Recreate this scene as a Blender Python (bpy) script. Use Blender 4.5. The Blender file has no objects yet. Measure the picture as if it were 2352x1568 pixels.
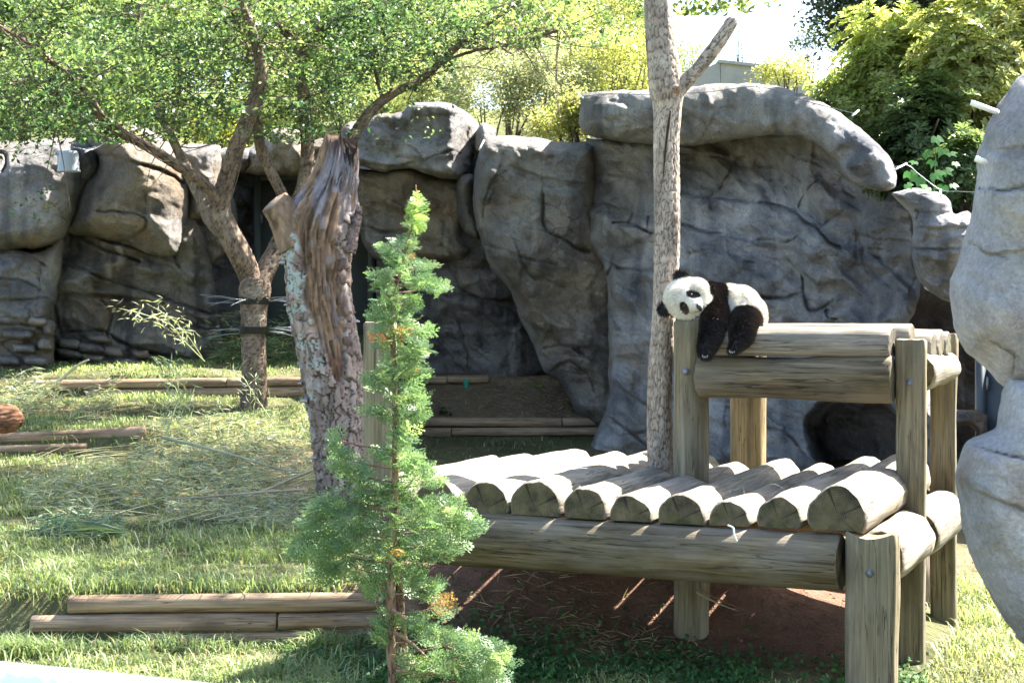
import bpy, math, random
import numpy as np
from mathutils import Vector, Matrix

random.seed(11)
rng = np.random.default_rng(11)
scene = bpy.context.scene
C = scene.collection

# ------------------------------------------------------------------ camera, sky, sun, exposure
FOC, CX, HY, CH = 3900.0, 1176.0, 690.0, 1.83      # focal length and picture centre on a 2352 px wide frame, eye height
cam_d = bpy.data.cameras.new("camera")
cam = bpy.data.objects.new("camera", cam_d)
C.objects.link(cam)
cam.location = (0, 0, CH)
cam.rotation_euler = (math.radians(90), 0, 0)
cam_d.sensor_width = 22.5
cam_d.lens = 22.5 * FOC / 2352.0
cam_d.shift_y = -(784.0 - HY) / 2352.0
cam_d.clip_start = 0.05
cam_d.clip_end = 2000
cam_d.dof.use_dof = True
cam_d.dof.focus_distance = 9.2
cam_d.dof.aperture_fstop = 7.1
scene.camera = cam

SUN = Vector((0.56, 0.32, 0.765)).normalized()
world = bpy.data.worlds.new("World")
scene.world = world
world.use_nodes = True
wn = world.node_tree
bg = wn.nodes["Background"]
sky = wn.nodes.new("ShaderNodeTexSky")
sky.sky_type = 'NISHITA'
sky.sun_disc = False
sky.sun_elevation = math.asin(SUN.z)
sky.sun_rotation = math.atan2(SUN.x, SUN.y)
sky.air_density = 1.0
sky.dust_density = 1.6
wn.links.new(sky.outputs[0], bg.inputs[0])
bg.inputs[1].default_value = 0.088
sun_d = bpy.data.lights.new("sun", 'SUN')
sun_d.energy = 5.0
sun_d.angle = math.radians(0.53)
sun_d.color = (1.0, 0.955, 0.88)
sun_o = bpy.data.objects.new("sun", sun_d)
C.objects.link(sun_o)
sun_o.rotation_euler = SUN.to_track_quat('Z', 'Y').to_euler()
sun_o.location = (20, 12, 30)
scene.view_settings.view_transform = 'Standard'
scene.view_settings.look = 'None'
scene.view_settings.gamma = 1.0
scene.view_settings.exposure = 2.75
scene.cycles.max_bounces = 5
scene.cycles.diffuse_bounces = 3
scene.cycles.use_adaptive_sampling = True
scene.cycles.adaptive_threshold = 0.012
scene.cycles.transparent_max_bounces = 4
scene.cycles.sample_clamp_indirect = 4.0
scene.cycles.use_denoising = True
scene.cycles.denoiser = 'OPENIMAGEDENOISE'
scene.render.filter_size = 0.95

# ------------------------------------------------------------------ helpers
def P(px, py, D):
    return np.array([(px - CX) / FOC * D, D, CH - (py - HY) / FOC * D])

def sstep(a, b, x):
    t = np.clip((x - a) / (b - a), 0, 1)
    return t * t * (3 - 2 * t)

def _hash(ix, iy, iz, seed):
    h = (ix * 374761393 + iy * 668265263 + iz * 2147483647 + seed * 974634777) & 0xFFFFFFFF
    h = ((h ^ (h >> 13)) * 1274126177) & 0xFFFFFFFF
    h = (h ^ (h >> 16)) & 0xFFFFFFFF
    h = (h * 2246822519) & 0xFFFFFFFF
    h = h ^ (h >> 15)
    return (h & 0xFFFFFF) / float(0xFFFFFF)

def vnoise(p, seed=0):
    p = np.asarray(p, dtype=np.float64)
    i = np.floor(p).astype(np.int64)
    f = p - i
    f = f * f * (3 - 2 * f)
    r = 0
    for dx in (0, 1):
        wx = f[:, 0] if dx else 1 - f[:, 0]
        for dy in (0, 1):
            wy = f[:, 1] if dy else 1 - f[:, 1]
            for dz in (0, 1):
                wz = f[:, 2] if dz else 1 - f[:, 2]
                r = r + wx * wy * wz * _hash(i[:, 0] + dx, i[:, 1] + dy, i[:, 2] + dz, seed)
    return r * 2 - 1

def fbm(p, oct=4, seed=0, gain=0.5):
    p = np.asarray(p, dtype=np.float64)
    a, s, r = 1.0, 1.0, 0
    for k in range(oct):
        r = r + a * vnoise(p * s + 17.3 * k, seed + k)
        a *= gain
        s *= 2.03
    return r

def worley(u, v, seed=0):
    """2-D cells: F1, F2, random id, offsets to the nearest seed"""
    iu, iv = np.floor(u).astype(np.int64), np.floor(v).astype(np.int64)
    f1 = np.full(u.shape, 9.0); f2 = np.full(u.shape, 9.0)
    cid = np.zeros(u.shape); cid2 = np.zeros(u.shape); ou = np.zeros(u.shape); ov = np.zeros(u.shape)
    for a in (-1, 0, 1):
        for b in (-1, 0, 1):
            cu, cv = iu + a, iv + b
            z = np.zeros_like(cu)
            su = cu + 0.1 + 0.8 * _hash(cu, cv, z, seed)
            sv = cv + 0.1 + 0.8 * _hash(cu, cv, z + 1, seed)
            d = np.hypot(u - su, v - sv)
            near = d < f1
            f2 = np.where(near, f1, np.minimum(f2, d))
            f1 = np.where(near, d, f1)
            cid = np.where(near, _hash(cu, cv, z + 2, seed), cid)
            cid2 = np.where(near, _hash(cu, cv, z + 3, seed), cid2)
            ou = np.where(near, u - su, ou)
            ov = np.where(near, v - sv, ov)
    return f1, f2, cid, cid2, ou, ov

def trifacet(u, v, seed=0):
    """continuous piecewise-planar relief, creased like broken rock"""
    iu, iv = np.floor(u).astype(np.int64), np.floor(v).astype(np.int64)
    a, b = u - iu, v - iv
    z = np.zeros_like(iu)
    h = lambda i, j: _hash(iu + i, iv + j, z, seed)
    h00, h10, h01, h11 = h(0, 0), h(1, 0), h(0, 1), h(1, 1)
    dg_ = _hash(iu, iv, z + 5, seed) > 0.5
    t1 = np.where(a > b, h00 + (h10 - h00) * a + (h11 - h10) * b, h00 + (h11 - h01) * a + (h01 - h00) * b)
    t2 = np.where(a + b < 1, h00 + (h10 - h00) * a + (h01 - h00) * b, h11 + (h01 - h11) * (1 - a) + (h10 - h11) * (1 - b))
    return np.where(dg_, t1, t2) - 0.5

def mesh_np(name, V, faces, col=None, smooth=True, matidx=None):
    """faces: list of (n,k) index arrays"""
    V = np.asarray(V, dtype=np.float32)
    if not isinstance(faces, (list, tuple)):
        faces = [faces]
    faces = [np.asarray(f, dtype=np.int32) for f in faces if len(f)]
    me = bpy.data.meshes.new(name)
    me.vertices.add(len(V))
    me.vertices.foreach_set("co", V.ravel())
    loops = np.concatenate([f.ravel() for f in faces])
    sizes = np.concatenate([np.full(len(f), f.shape[1], dtype=np.int32) for f in faces])
    starts = np.concatenate([[0], np.cumsum(sizes)[:-1]]).astype(np.int32)
    me.loops.add(len(loops))
    me.loops.foreach_set("vertex_index", loops)
    me.polygons.add(len(sizes))
    me.polygons.foreach_set("loop_start", starts)
    if smooth:
        me.polygons.foreach_set("use_smooth", np.ones(len(sizes), dtype=bool))
    if matidx is not None:
        me.polygons.foreach_set("material_index", np.asarray(matidx, dtype=np.int32))
    me.update(calc_edges=True)
    if col is not None:
        ca = me.color_attributes.new("Col", 'FLOAT_COLOR', 'POINT')
        c4 = np.ones((len(V), 4), dtype=np.float32)
        c4[:, :3] = np.clip(col, 0, 1)
        ca.data.foreach_set("color", c4.ravel())
    return me

def tag(o, label=None, cat=None, group=None, kind=None):
    if label: o["label"] = label
    if cat: o["category"] = cat
    if group: o["group"] = group
    if kind: o["kind"] = kind
    return o

def obj(name, me, mats, parent=None, loc=None, rot=None):
    if not isinstance(mats, (list, tuple)):
        mats = [mats]
    if len(me.materials) == 0:
        for m in mats:
            me.materials.append(m)
    o = bpy.data.objects.new(name, me)
    C.objects.link(o)
    if loc is not None: o.location = loc
    if rot is not None: o.rotation_euler = rot
    if parent is not None: o.parent = parent
    return o

def build(name, V, faces, mats, parent=None, col=None, smooth=True, matidx=None, origin=None):
    """world-space mesh; the object's origin is put at `origin`; parents are unrotated"""
    V = np.asarray(V, dtype=np.float64)
    if origin is None:
        origin = np.array([V[:, 0].mean(), V[:, 1].mean(), V[:, 2].min()]) if parent is None else np.zeros(3) + np.array(parent.location)
    origin = np.asarray(origin, dtype=np.float64)
    me = mesh_np(name, V - origin, faces, col, smooth, matidx)
    loc = origin - (np.array(parent.location) if parent is not None else 0)
    return obj(name, me, mats, parent, loc)

def empty(name, loc, label=None, cat=None, group=None):
    o = bpy.data.objects.new(name, None)
    o.empty_display_size = 0.1
    C.objects.link(o)
    o.location = loc
    return tag(o, label, cat, group)

def sub(child, part):
    """hang a piece under a part of the same thing, keeping its place"""
    child.location = child.location - part.location
    child.parent = part
    return child

def frames(path):
    path = np.asarray(path, float)
    t = np.gradient(path, axis=0)
    t /= np.linalg.norm(t, axis=1)[:, None] + 1e-9
    ref = np.array([0, -1.0, 0]) if abs(t[0][1]) < 0.9 else np.array([1.0, 0, 0])
    n = np.zeros_like(path); b = np.zeros_like(path)
    cur = ref
    for i in range(len(path)):
        cur = cur - t[i] * np.dot(cur, t[i])
        cur /= np.linalg.norm(cur) + 1e-9
        n[i] = cur
        b[i] = np.cross(t[i], cur)
    return t, n, b

def catmull(pts, n):
    """resample control rows (any columns) smoothly to n rows"""
    pts = np.asarray(pts, float)
    k = len(pts)
    if k == 2:
        w = np.linspace(0, 1, n)[:, None]
        return pts[0] * (1 - w) + pts[1] * w
    seg = np.linalg.norm(np.diff(pts[:, :3], axis=0), axis=1) + 1e-6
    s = np.concatenate([[0], np.cumsum(seg)])
    q = np.linspace(0, s[-1], n)
    i = np.clip(np.searchsorted(s, q, side='right') - 1, 0, k - 2)
    t = ((q - s[i]) / seg[i])[:, None]
    p0 = pts[np.maximum(i - 1, 0)]; p1 = pts[i]; p2 = pts[i + 1]; p3 = pts[np.minimum(i + 2, k - 1)]
    return 0.5 * ((2 * p1) + (-p0 + p2) * t + (2 * p0 - 5 * p1 + 4 * p2 - p3) * t ** 2 + (-p0 + 3 * p1 - 3 * p2 + p3) * t ** 3)

def tube(path, rad, nseg=10, caps=True, disp=None):
    """returns V, [quads, tris]; disp(theta, along, pos)->radius offset"""
    path = np.asarray(path, float); rad = np.asarray(rad, float)
    t, n, b = frames(path)
    m = len(path)
    th = np.linspace(0, 2 * np.pi, nseg, endpoint=False)
    ct, st = np.cos(th), np.sin(th)
    dirs = n[:, None, :] * ct[None, :, None] + b[:, None, :] * st[None, :, None]
    R = np.repeat(rad[:, None], nseg, 1)
    if disp is not None:
        al = np.concatenate([[0], np.cumsum(np.linalg.norm(np.diff(path, axis=0), axis=1))])
        R = R + disp(np.repeat(th[None], m, 0), np.repeat(al[:, None], nseg, 1), rad)
    V = (path[:, None, :] + dirs * R[:, :, None]).reshape(-1, 3)
    i = np.arange(m - 1)[:, None] * nseg
    j = np.arange(nseg)[None]
    a = i + j; bq = i + (j + 1) % nseg
    Q = np.stack([a, bq, bq + nseg, a + nseg], -1).reshape(-1, 4)
    faces = [Q]
    if caps:
        V = np.vstack([V, path[:1], path[-1:]])
        c0, c1 = len(V) - 2, len(V) - 1
        jj = np.arange(nseg)
        T0 = np.stack([np.full(nseg, c0), (jj + 1) % nseg, jj], -1)
        base = (m - 1) * nseg
        T1 = np.stack([np.full(nseg, c1), base + jj, base + (jj + 1) % nseg], -1)
        faces.append(np.vstack([T0, T1]))
    return V, faces

def merge(parts):
    """join (V, faces[, col]) tuples into one"""
    Vs, fs, cs, off = [], {}, [], 0
    for p in parts:
        V, F = p[0], p[1]
        if not isinstance(F, (list, tuple)): F = [F]
        for f in F:
            f = np.asarray(f)
            if len(f): fs.setdefault(f.shape[1], []).append(f + off)
        Vs.append(V); off += len(V)
        if len(p) > 2: cs.append(p[2])
    return np.vstack(Vs), [np.vstack(fs[k]) for k in sorted(fs, reverse=True)], (np.vstack(cs) if cs else None)

def lathe(profile, nseg=20):
    """profile rows (r, z)"""
    pr = np.asarray(profile, float)
    th = np.linspace(0, 2 * np.pi, nseg, endpoint=False)
    V = np.stack([pr[:, None, 0] * np.cos(th), pr[:, None, 0] * np.sin(th), np.repeat(pr[:, None, 1], nseg, 1)], -1).reshape(-1, 3)
    m = len(pr)
    i = np.arange(m - 1)[:, None] * nseg; j = np.arange(nseg)[None]
    a = i + j; b = i + (j + 1) % nseg
    return V, [np.stack([a, b, b + nseg, a + nseg], -1).reshape(-1, 4)]

def box(cx, cy, cz, sx, sy, sz, bev=0.0):
    """box with chamfered edges"""
    import bmesh
    bm = bmesh.new()
    bmesh.ops.create_cube(bm, size=1)
    for v in bm.verts:
        v.co = Vector((v.co.x * sx, v.co.y * sy, v.co.z * sz))
    if bev:
        bmesh.ops.bevel(bm, geom=bm.edges[:], offset=bev, segments=2, affect='EDGES')
    bmesh.ops.triangulate(bm, faces=bm.faces[:])
    V = np.array([v.co[:] for v in bm.verts]) + np.array([cx, cy, cz])
    bm.verts.index_update()
    T = np.array([[v.index for v in f.verts] for f in bm.faces])
    bm.free()
    return V, [T]

# ------------------------------------------------------------------ materials
def new_mat(name):
    m = bpy.data.materials.new(name)
    m.use_nodes = True
    nt = m.node_tree
    b = nt.nodes["Principled BSDF"]
    return m, nt, b

def nd(nt, t, **kw):
    n = nt.nodes.new(t)
    for k, v in kw.items():
        if k.startswith("i_"):
            key = k[2:]
            n.inputs[int(key) if key.isdigit() else key].default_value = v
        else:
            setattr(n, k, v)
    return n

def mixc(nt, fac, a, b, blend='MIX'):
    n = nt.nodes.new("ShaderNodeMix")
    n.data_type = 'RGBA'
    n.blend_type = blend
    for sock, val in ((n.inputs[0], fac), (n.inputs[6], a), (n.inputs[7], b)):
        if hasattr(val, "links") or isinstance(val, bpy.types.NodeSocket):
            nt.links.new(val, sock)
        else:
            sock.default_value = val if not isinstance(val, tuple) else (*val, 1) if len(val) == 3 else val
    return n.outputs[2]

def noise_node(nt, scale, detail=4, rough=0.55, vec=None, stretch=None, dist=0.0):
    tc = nt.nodes.new("ShaderNodeTexCoord")
    src = tc.outputs["Object"]
    if stretch is not None:
        mp = nt.nodes.new("ShaderNodeMapping")
        mp.inputs["Scale"].default_value = stretch
        nt.links.new(src, mp.inputs[0])
        src = mp.outputs[0]
    n = nt.nodes.new("ShaderNodeTexNoise")
    n.noise_dimensions = '4D'                       # every object gets its own pattern
    oi = nt.nodes.new("ShaderNodeObjectInfo")
    mu = nd(nt, "ShaderNodeMath", operation='MULTIPLY')
    mu.inputs[1].default_value = 61.0
    nt.links.new(oi.outputs["Random"], mu.inputs[0])
    nt.links.new(mu.outputs[0], n.inputs["W"])
    n.inputs["Scale"].default_value = scale
    n.inputs["Detail"].default_value = detail
    n.inputs["Roughness"].default_value = rough
    n.inputs["Distortion"].default_value = dist
    nt.links.new(src, n.inputs["Vector"])
    return n

def ramp(nt, src, stops):
    r = nt.nodes.new("ShaderNodeValToRGB")
    el = r.color_ramp.elements
    while len(el) < len(stops): el.new(0.5)
    for e, (p, c) in zip(el, stops):
        e.position = p
        e.color = (*c, 1) if len(c) == 3 else c
    nt.links.new(src, r.inputs[0])
    return r.outputs[0]

def bump(nt, b, srcs, dist=0.01):
    """chain of (socket, strength, distance)"""
    prev = None
    for s, st, d in srcs:
        n = nt.nodes.new("ShaderNodeBump")
        n.inputs["Strength"].default_value = st
        n.inputs["Distance"].default_value = d
        nt.links.new(s, n.inputs["Height"])
        if prev is not None: nt.links.new(prev, n.inputs["Normal"])
        prev = n.outputs[0]
    nt.links.new(prev, b.inputs["Normal"])

def mat_attr(name, rough=0.8, spec=0.2, var=0.35, nscale=25, stretch=None, bumps=((60, 0.5, 0.006),), transl=0.0):
    """vertex colour times procedural mottling, with fine relief"""
    m, nt, b = new_mat(name)
    at = nd(nt, "ShaderNodeAttribute", attribute_name="Col")
    n1 = noise_node(nt, nscale, 5, 0.6, stretch=stretch)
    v = ramp(nt, n1.outputs[0], [(0.25, (1 - var,) * 3), (0.75, (1 + var * 0.6,) * 3)])
    c = mixc(nt, 1.0, at.outputs["Color"], v, 'MULTIPLY')
    nt.links.new(c, b.inputs["Base Color"])
    b.inputs["Roughness"].default_value = rough
    b.inputs["Specular IOR Level"].default_value = spec
    if bumps:
        bump(nt, b, [(noise_node(nt, s, 6, 0.65, stretch=stretch).outputs[0], st, d) for s, st, d in bumps])
    if transl > 0:
        out = [n for n in nt.nodes if n.type == 'OUTPUT_MATERIAL'][0]
        tr = nd(nt, "ShaderNodeBsdfTranslucent")
        tc = mixc(nt, 1.0, c, (1.12, 1.12, 0.72), 'MULTIPLY')
        nt.links.new(tc, tr.inputs[0])
        mx = nd(nt, "ShaderNodeMixShader")
        mx.inputs[0].default_value = transl
        nt.links.new(b.outputs[0], mx.inputs[1])
        nt.links.new(tr.outputs[0], mx.inputs[2])
        nt.links.new(mx.outputs[0], out.inputs[0])
    return m

def mat_flat(name, color, rough=0.5, spec=0.3, metal=0.0, var=0.15, nscale=30, bumps=None):
    m, nt, b = new_mat(name)
    n1 = noise_node(nt, nscale, 5, 0.6)
    c = ramp(nt, n1.outputs[0], [(0.3, tuple(x * (1 - var) for x in color)), (0.7, tuple(min(1, x * (1 + var)) for x in color))])
    nt.links.new(c, b.inputs["Base Color"])
    b.inputs["Roughness"].default_value = rough
    b.inputs["Specular IOR Level"].default_value = spec
    b.inputs["Metallic"].default_value = metal
    if bumps:
        bump(nt, b, [(noise_node(nt, s, 5, 0.6).outputs[0], st, d) for s, st, d in bumps])
    return m

def mat_rock(name, hairline=True):
    m, nt, b = new_mat(name)
    at = nd(nt, "ShaderNodeAttribute", attribute_name="Col")
    n1 = noise_node(nt, 3.2, 9, 0.7)
    v = ramp(nt, n1.outputs[0], [(0.28, (0.50, 0.50, 0.53)), (0.5, (1, 1, 1)), (0.74, (1.38, 1.33, 1.24))])
    c = mixc(nt, 1.0, at.outputs["Color"], v, 'MULTIPLY')
    n2 = noise_node(nt, 46, 5, 0.75)
    v2 = ramp(nt, n2.outputs[0], [(0.3, (0.68, 0.68, 0.68)), (0.7, (1.22, 1.22, 1.22))])
    c = mixc(nt, 1.0, c, v2, 'MULTIPLY')
    # hairline cracks in the sprayed concrete
    tc = nt.nodes.new("ShaderNodeTexCoord")
    mp = nt.nodes.new("ShaderNodeMapping"); mp.inputs["Scale"].default_value = (0.8, 0.8, 1.5); mp.inputs["Rotation"].default_value = (0, 0.25, 0)
    nt.links.new(tc.outputs["Object"], mp.inputs[0])
    nn = nd(nt, "ShaderNodeTexNoise"); nn.inputs["Scale"].default_value = 2.2; nn.inputs["Detail"].default_value = 5
    nt.links.new(mp.outputs[0], nn.inputs["Vector"])
    vm = nd(nt, "ShaderNodeVectorMath", operation='MULTIPLY_ADD')
    nt.links.new(nn.outputs["Color"], vm.inputs[0]); vm.inputs[1].default_value = (0.5, 0.5, 0.5); nt.links.new(mp.outputs[0], vm.inputs[2])
    vo = nd(nt, "ShaderNodeTexVoronoi", feature='DISTANCE_TO_EDGE'); vo.inputs["Scale"].default_value = 1.15
    nt.links.new(vm.outputs[0], vo.inputs["Vector"])
    hair = ramp(nt, vo.outputs["Distance"], [(0.0, (0.55, 0.53, 0.52)), (0.006, (0.75, 0.74, 0.73)), (0.013, (1, 1, 1))])
    mk = ramp(nt, noise_node(nt, 1.1, 3, 0.5).outputs[0], [(0.52, (0, 0, 0)), (0.62, (1, 1, 1))])
    hc = mixc(nt, mk if hairline else 0.0, (1, 1, 1), hair)
    c = mixc(nt, 1.0, c, hc, 'MULTIPLY')
    nt.links.new(c, b.inputs["Base Color"])
    b.inputs["Roughness"].default_value = 0.88
    b.inputs["Specular IOR Level"].default_value = 0.15
    bump(nt, b, [(noise_node(nt, 4, 12, 0.74).outputs[0], 1.0, 0.22), (n2.outputs[0], 0.6, 0.012), (hc, 0.8, 0.02)])
    return m

def mat_wood(name, c_dark, c_mid, c_light, algae=(0.12, 0.14, 0.03), algae_amt=0.5, grey=0.4, lower=None):
    """weathered round timber; grain runs along local X"""
    m, nt, b = new_mat(name)
    g = noise_node(nt, 1.0, 6, 0.65, stretch=(1.3, 22, 22), dist=0.6)
    c = ramp(nt, g.outputs[0], [(0.33, c_dark), (0.5, c_mid), (0.66, c_light)])
    g2 = noise_node(nt, 1.0, 4, 0.5, stretch=(3, 90, 90))
    fine = ramp(nt, g2.outputs[0], [(0.3, (0.6, 0.6, 0.6)), (0.7, (1.22, 1.22, 1.22))])
    c = mixc(nt, 1.0, c, fine, 'MULTIPLY')
    bl = ramp(nt, noise_node(nt, 5.5, 5, 0.65, stretch=(0.45, 1.6, 1.6)).outputs[0], [(0.33, (0.5, 0.49, 0.48)), (0.52, (1, 1, 1)), (0.7, (1.15, 1.12, 1.05))])
    c = mixc(nt, 1.0, c, bl, 'MULTIPLY')
    # weathered silver grey on blotches
    gr = noise_node(nt, 2.2, 4, 0.6, stretch=(1, 2.5, 2.5))
    grm = ramp(nt, gr.outputs[0], [(0.42, (0, 0, 0)), (0.62, (grey,) * 3)])
    c = mixc(nt, grm, c, tuple(0.5 * a + 0.09 for a in c_mid))
    al = noise_node(nt, 3.1, 5, 0.65, stretch=(0.7, 2.0, 2.0))
    alm = ramp(nt, al.outputs[0], [(0.48, (0, 0, 0)), (0.7, (algae_amt,) * 3)])
    c = mixc(nt, alm, c, algae)
    # long drying cracks
    ck = noise_node(nt, 1.0, 3, 0.5, stretch=(0.9, 26, 26), dist=1.2)
    ckm = ramp(nt, ck.outputs[0], [(0.491, (1, 1, 1)), (0.503, (0.25, 0.22, 0.19)), (0.515, (1, 1, 1))])
    msk = noise_node(nt, 2.6, 3, 0.5, stretch=(0.7, 2, 2))
    mskm = ramp(nt, msk.outputs[0], [(0.45, (0, 0, 0)), (0.58, (1, 1, 1))])
    ckc = mixc(nt, mskm, (1, 1, 1), ckm)
    c = mixc(nt, 1.0, c, ckc, 'MULTIPLY')
    # knots
    tc = nt.nodes.new("ShaderNodeTexCoord")
    vo = nt.nodes.new("ShaderNodeTexVoronoi")
    vo.inputs["Scale"].default_value = 3.2
    nt.links.new(tc.outputs["Object"], vo.inputs["Vector"])
    kn = ramp(nt, vo.outputs["Distance"], [(0.03, (0.25, 0.2, 0.16)), (0.075, (1, 1, 1))])
    c = mixc(nt, 1.0, c, kn, 'MULTIPLY')
    nt.links.new(c, b.inputs["Base Color"])
    b.inputs["Roughness"].default_value = 0.75
    b.inputs["Specular IOR Level"].default_value = 0.25
    bump(nt, b, [(g.outputs[0], 0.35, 0.012), (g2.outputs[0], 0.35, 0.004), (ckc, 0.7, 0.012)])
    return m

def mat_endgrain(name, dark, light):
    """saw-cut end: growth rings round the local X axis, algae and checks"""
    m, nt, b = new_mat(name)
    tc = nt.nodes.new("ShaderNodeTexCoord")
    mp = nt.nodes.new("ShaderNodeMapping")
    mp.inputs["Scale"].default_value = (0.0, 1, 1)
    nt.links.new(tc.outputs["Object"], mp.inputs[0])
    wv = nd(nt, "ShaderNodeTexWave", wave_type='RINGS', rings_direction='SPHERICAL')
    wv.inputs["Scale"].default_value = 40
    wv.inputs["Distortion"].default_value = 3.0
    wv.inputs["Detail"].default_value = 3
    wv.inputs["Detail Scale"].default_value = 0.6
    nt.links.new(mp.outputs[0], wv.inputs["Vector"])
    c = mixc(nt, 0.3, ramp(nt, wv.outputs[0], [(0.1, dark), (0.8, light)]), tuple((a + b_) / 2 for a, b_ in zip(dark, light)))
    n = noise_node(nt, 11, 5, 0.65)
    bl = ramp(nt, n.outputs[0], [(0.36, (0.28, 0.28, 0.27)), (0.64, (1.25, 1.22, 1.15))])
    c = mixc(nt, 1.0, c, bl, 'MULTIPLY')
    n2 = noise_node(nt, 9, 5, 0.6)
    al = ramp(nt, n2.outputs[0], [(0.48, (0, 0, 0)), (0.68, (0.5,) * 3)])
    c = mixc(nt, al, c, (0.10, 0.10, 0.022))
    # radial drying checks
    gr = nd(nt, "ShaderNodeTexGradient", gradient_type='RADIAL')
    mp2 = nt.nodes.new("ShaderNodeMapping"); mp2.inputs["Rotation"].default_value = (0, math.radians(90), 0)
    nt.links.new(tc.outputs["Object"], mp2.inputs[0]); nt.links.new(mp2.outputs[0], gr.inputs[0])
    n5 = nd(nt, "ShaderNodeTexNoise", noise_dimensions='4D'); n5.inputs["Scale"].default_value = 0.0; n5.inputs["Detail"].default_value = 0
    m5 = nd(nt, "ShaderNodeMath", operation='MULTIPLY'); m5.inputs[1].default_value = 26.0
    nt.links.new(gr.outputs[1], m5.inputs[0]); nt.links.new(m5.outputs[0], n5.inputs["W"]); n5.inputs["Scale"].default_value = 1.0
    nt.links.new(mp.outputs[0], n5.inputs["Vector"])
    chk = ramp(nt, n5.outputs[0], [(0.60, (1, 1, 1)), (0.72, (0.3, 0.28, 0.26))])
    c = mixc(nt, 1.0, c, chk, 'MULTIPLY')
    nt.links.new(c, b.inputs["Base Color"])
    b.inputs["Roughness"].default_value = 0.85
    bump(nt, b, [(wv.outputs[0], 0.3, 0.003), (n.outputs[0], 0.4, 0.01)])
    return m

M_ROCK = mat_rock("shotcrete_rock")
M_ROCKF = mat_rock("gritty_pale_rock", False)
M_LEAF = mat_attr("leaf", rough=0.38, spec=0.45, var=0.25, nscale=3, bumps=None, transl=0.55)
M_LEAF_DULL = mat_attr("leaf_dull", rough=0.6, spec=0.2, var=0.2, nscale=3, bumps=None, transl=0.38)
M_GRASS = mat_attr("grass", rough=0.5, spec=0.3, var=0.2, nscale=2, bumps=None, transl=0.42)
M_BARK = mat_attr("bark", rough=0.9, spec=0.12, var=0.4, nscale=30, stretch=(1, 1, 0.45), bumps=((45, 0.8, 0.01),))
M_SOIL = mat_attr("soil", rough=0.95, spec=0.05, var=0.35, nscale=9, bumps=((9, 1.0, 0.09), (70, 0.8, 0.014)))
M_DECK = mat_wood("weathered_deck_log", (0.16, 0.13, 0.095), (0.27, 0.23, 0.175), (0.37, 0.33, 0.26), algae_amt=0.25, grey=0.55)
M_BEAM = mat_wood("mossy_beam_log", (0.09, 0.066, 0.038), (0.165, 0.130, 0.080), (0.24, 0.20, 0.135), algae=(0.11, 0.105, 0.03), algae_amt=0.42, grey=0.62)
M_POST = mat_wood("treated_post", (0.135, 0.105, 0.06), (0.215, 0.178, 0.108), (0.29, 0.25, 0.165), algae=(0.15, 0.14, 0.06), algae_amt=0.28, grey=0.35)
M_TIMBER = mat_wood("landscape_timber", (0.19, 0.115, 0.065), (0.31, 0.205, 0.125), (0.41, 0.30, 0.20), algae_amt=0.12, grey=0.3)
M_END = mat_endgrain("end_grain", (0.075, 0.058, 0.03), (0.15, 0.125, 0.075))
M_ENDT = mat_endgrain("end_grain_timber", (0.18, 0.12, 0.07), (0.30, 0.22, 0.14))
M_FUR = mat_attr("fur", rough=0.6, spec=0.25, var=0.12, nscale=40, bumps=None)
M_METAL = mat_flat("galvanised_wire", (0.22, 0.23, 0.25), rough=0.5, spec=0.4, metal=0.6, var=0.15)
M_WHITE = mat_flat("white_plastic", (0.78, 0.78, 0.77), rough=0.4, spec=0.4, var=0.05)
M_RUBBER = mat_flat("black_rubber", (0.035, 0.037, 0.042), rough=0.5, spec=0.4)
# ------------------------------------------------------------------ the platform's own axes (used by the ground mound too)
A0 = np.array([1.61, 7.59])
U2 = np.array([-0.9206, 0.3907])      # s runs left along the front beam
V2 = np.array([0.3907, 0.9206])       # l runs back along the deck logs
def SL(s, l, z): 
    q = A0 + U2 * s + V2 * l
    return np.array([q[0], q[1], z])

# ------------------------------------------------------------------ ground
def ground_z(x, y):
    x = np.asarray(x, float); y = np.asarray(y, float)
    yy = np.maximum(y, 0.5)
    px = CX + x / yy * FOC
    # left terraces
    wid = 0.12 + 1.3 * sstep(300, 480, px)
    zl = -0.07 * sstep(9.32, 9.15, y) * sstep(7.5, 8.6, y) + 0.21 * sstep(9.26, 9.36, y) + 0.045 * np.clip(y - 9.4, 0, 5.6) \
        + 0.21 * sstep(15.0 - wid, 15.0 + wid, y) + 0.055 * np.clip(y - 15.1, 0, 3.2) \
        + 0.2 * sstep(17.72, 17.85, y) + 0.05 * np.clip(y - 17.8, 0, 4) + 0.2 * sstep(20.0, 20.15, y)
    # right, behind the deck
    zr = 0.026 * np.clip(y - 9.5, 0, 10) + 0.2 * sstep(19.42, 19.55, y) + 0.34 * np.clip(y - 19.5, 0, 1.0) + 0.1 * sstep(20.52, 20.6, y) + 0.05 * np.clip(y - 20.6, 0, 3)
    w = sstep(860, 990, px)
    z = zl * (1 - w) + zr * w
    # clay mound under the platform
    d = np.stack([x - A0[0], y - A0[1]], -1)
    s = d @ U2; l = d @ V2
    z = z + 0.24 * np.exp(-(((s - 2.25) / 0.75) ** 2 + ((l - 1.1) / 0.55) ** 2)) + 0.10 * np.exp(-(((s - 1.0) / 0.8) ** 2 + ((l - 1.6) / 0.5) ** 2))
    z = z + 0.30 * sstep(0.75, 1.75, l) * sstep(3.6, 2.6, l) * (0.4 * sstep(-.2, .3, s) + 0.6 * sstep(0.6, 1.4, s)) * sstep(3.6, 3.0, s)
    p = np.stack([x * 1.1, y * 1.1, np.zeros_like(x)], -1).reshape(-1, 3)
    z = z + (0.025 * fbm(p, 3, 5)).reshape(x.shape) * sstep(2, 6, np.abs(y))
    return z

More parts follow.
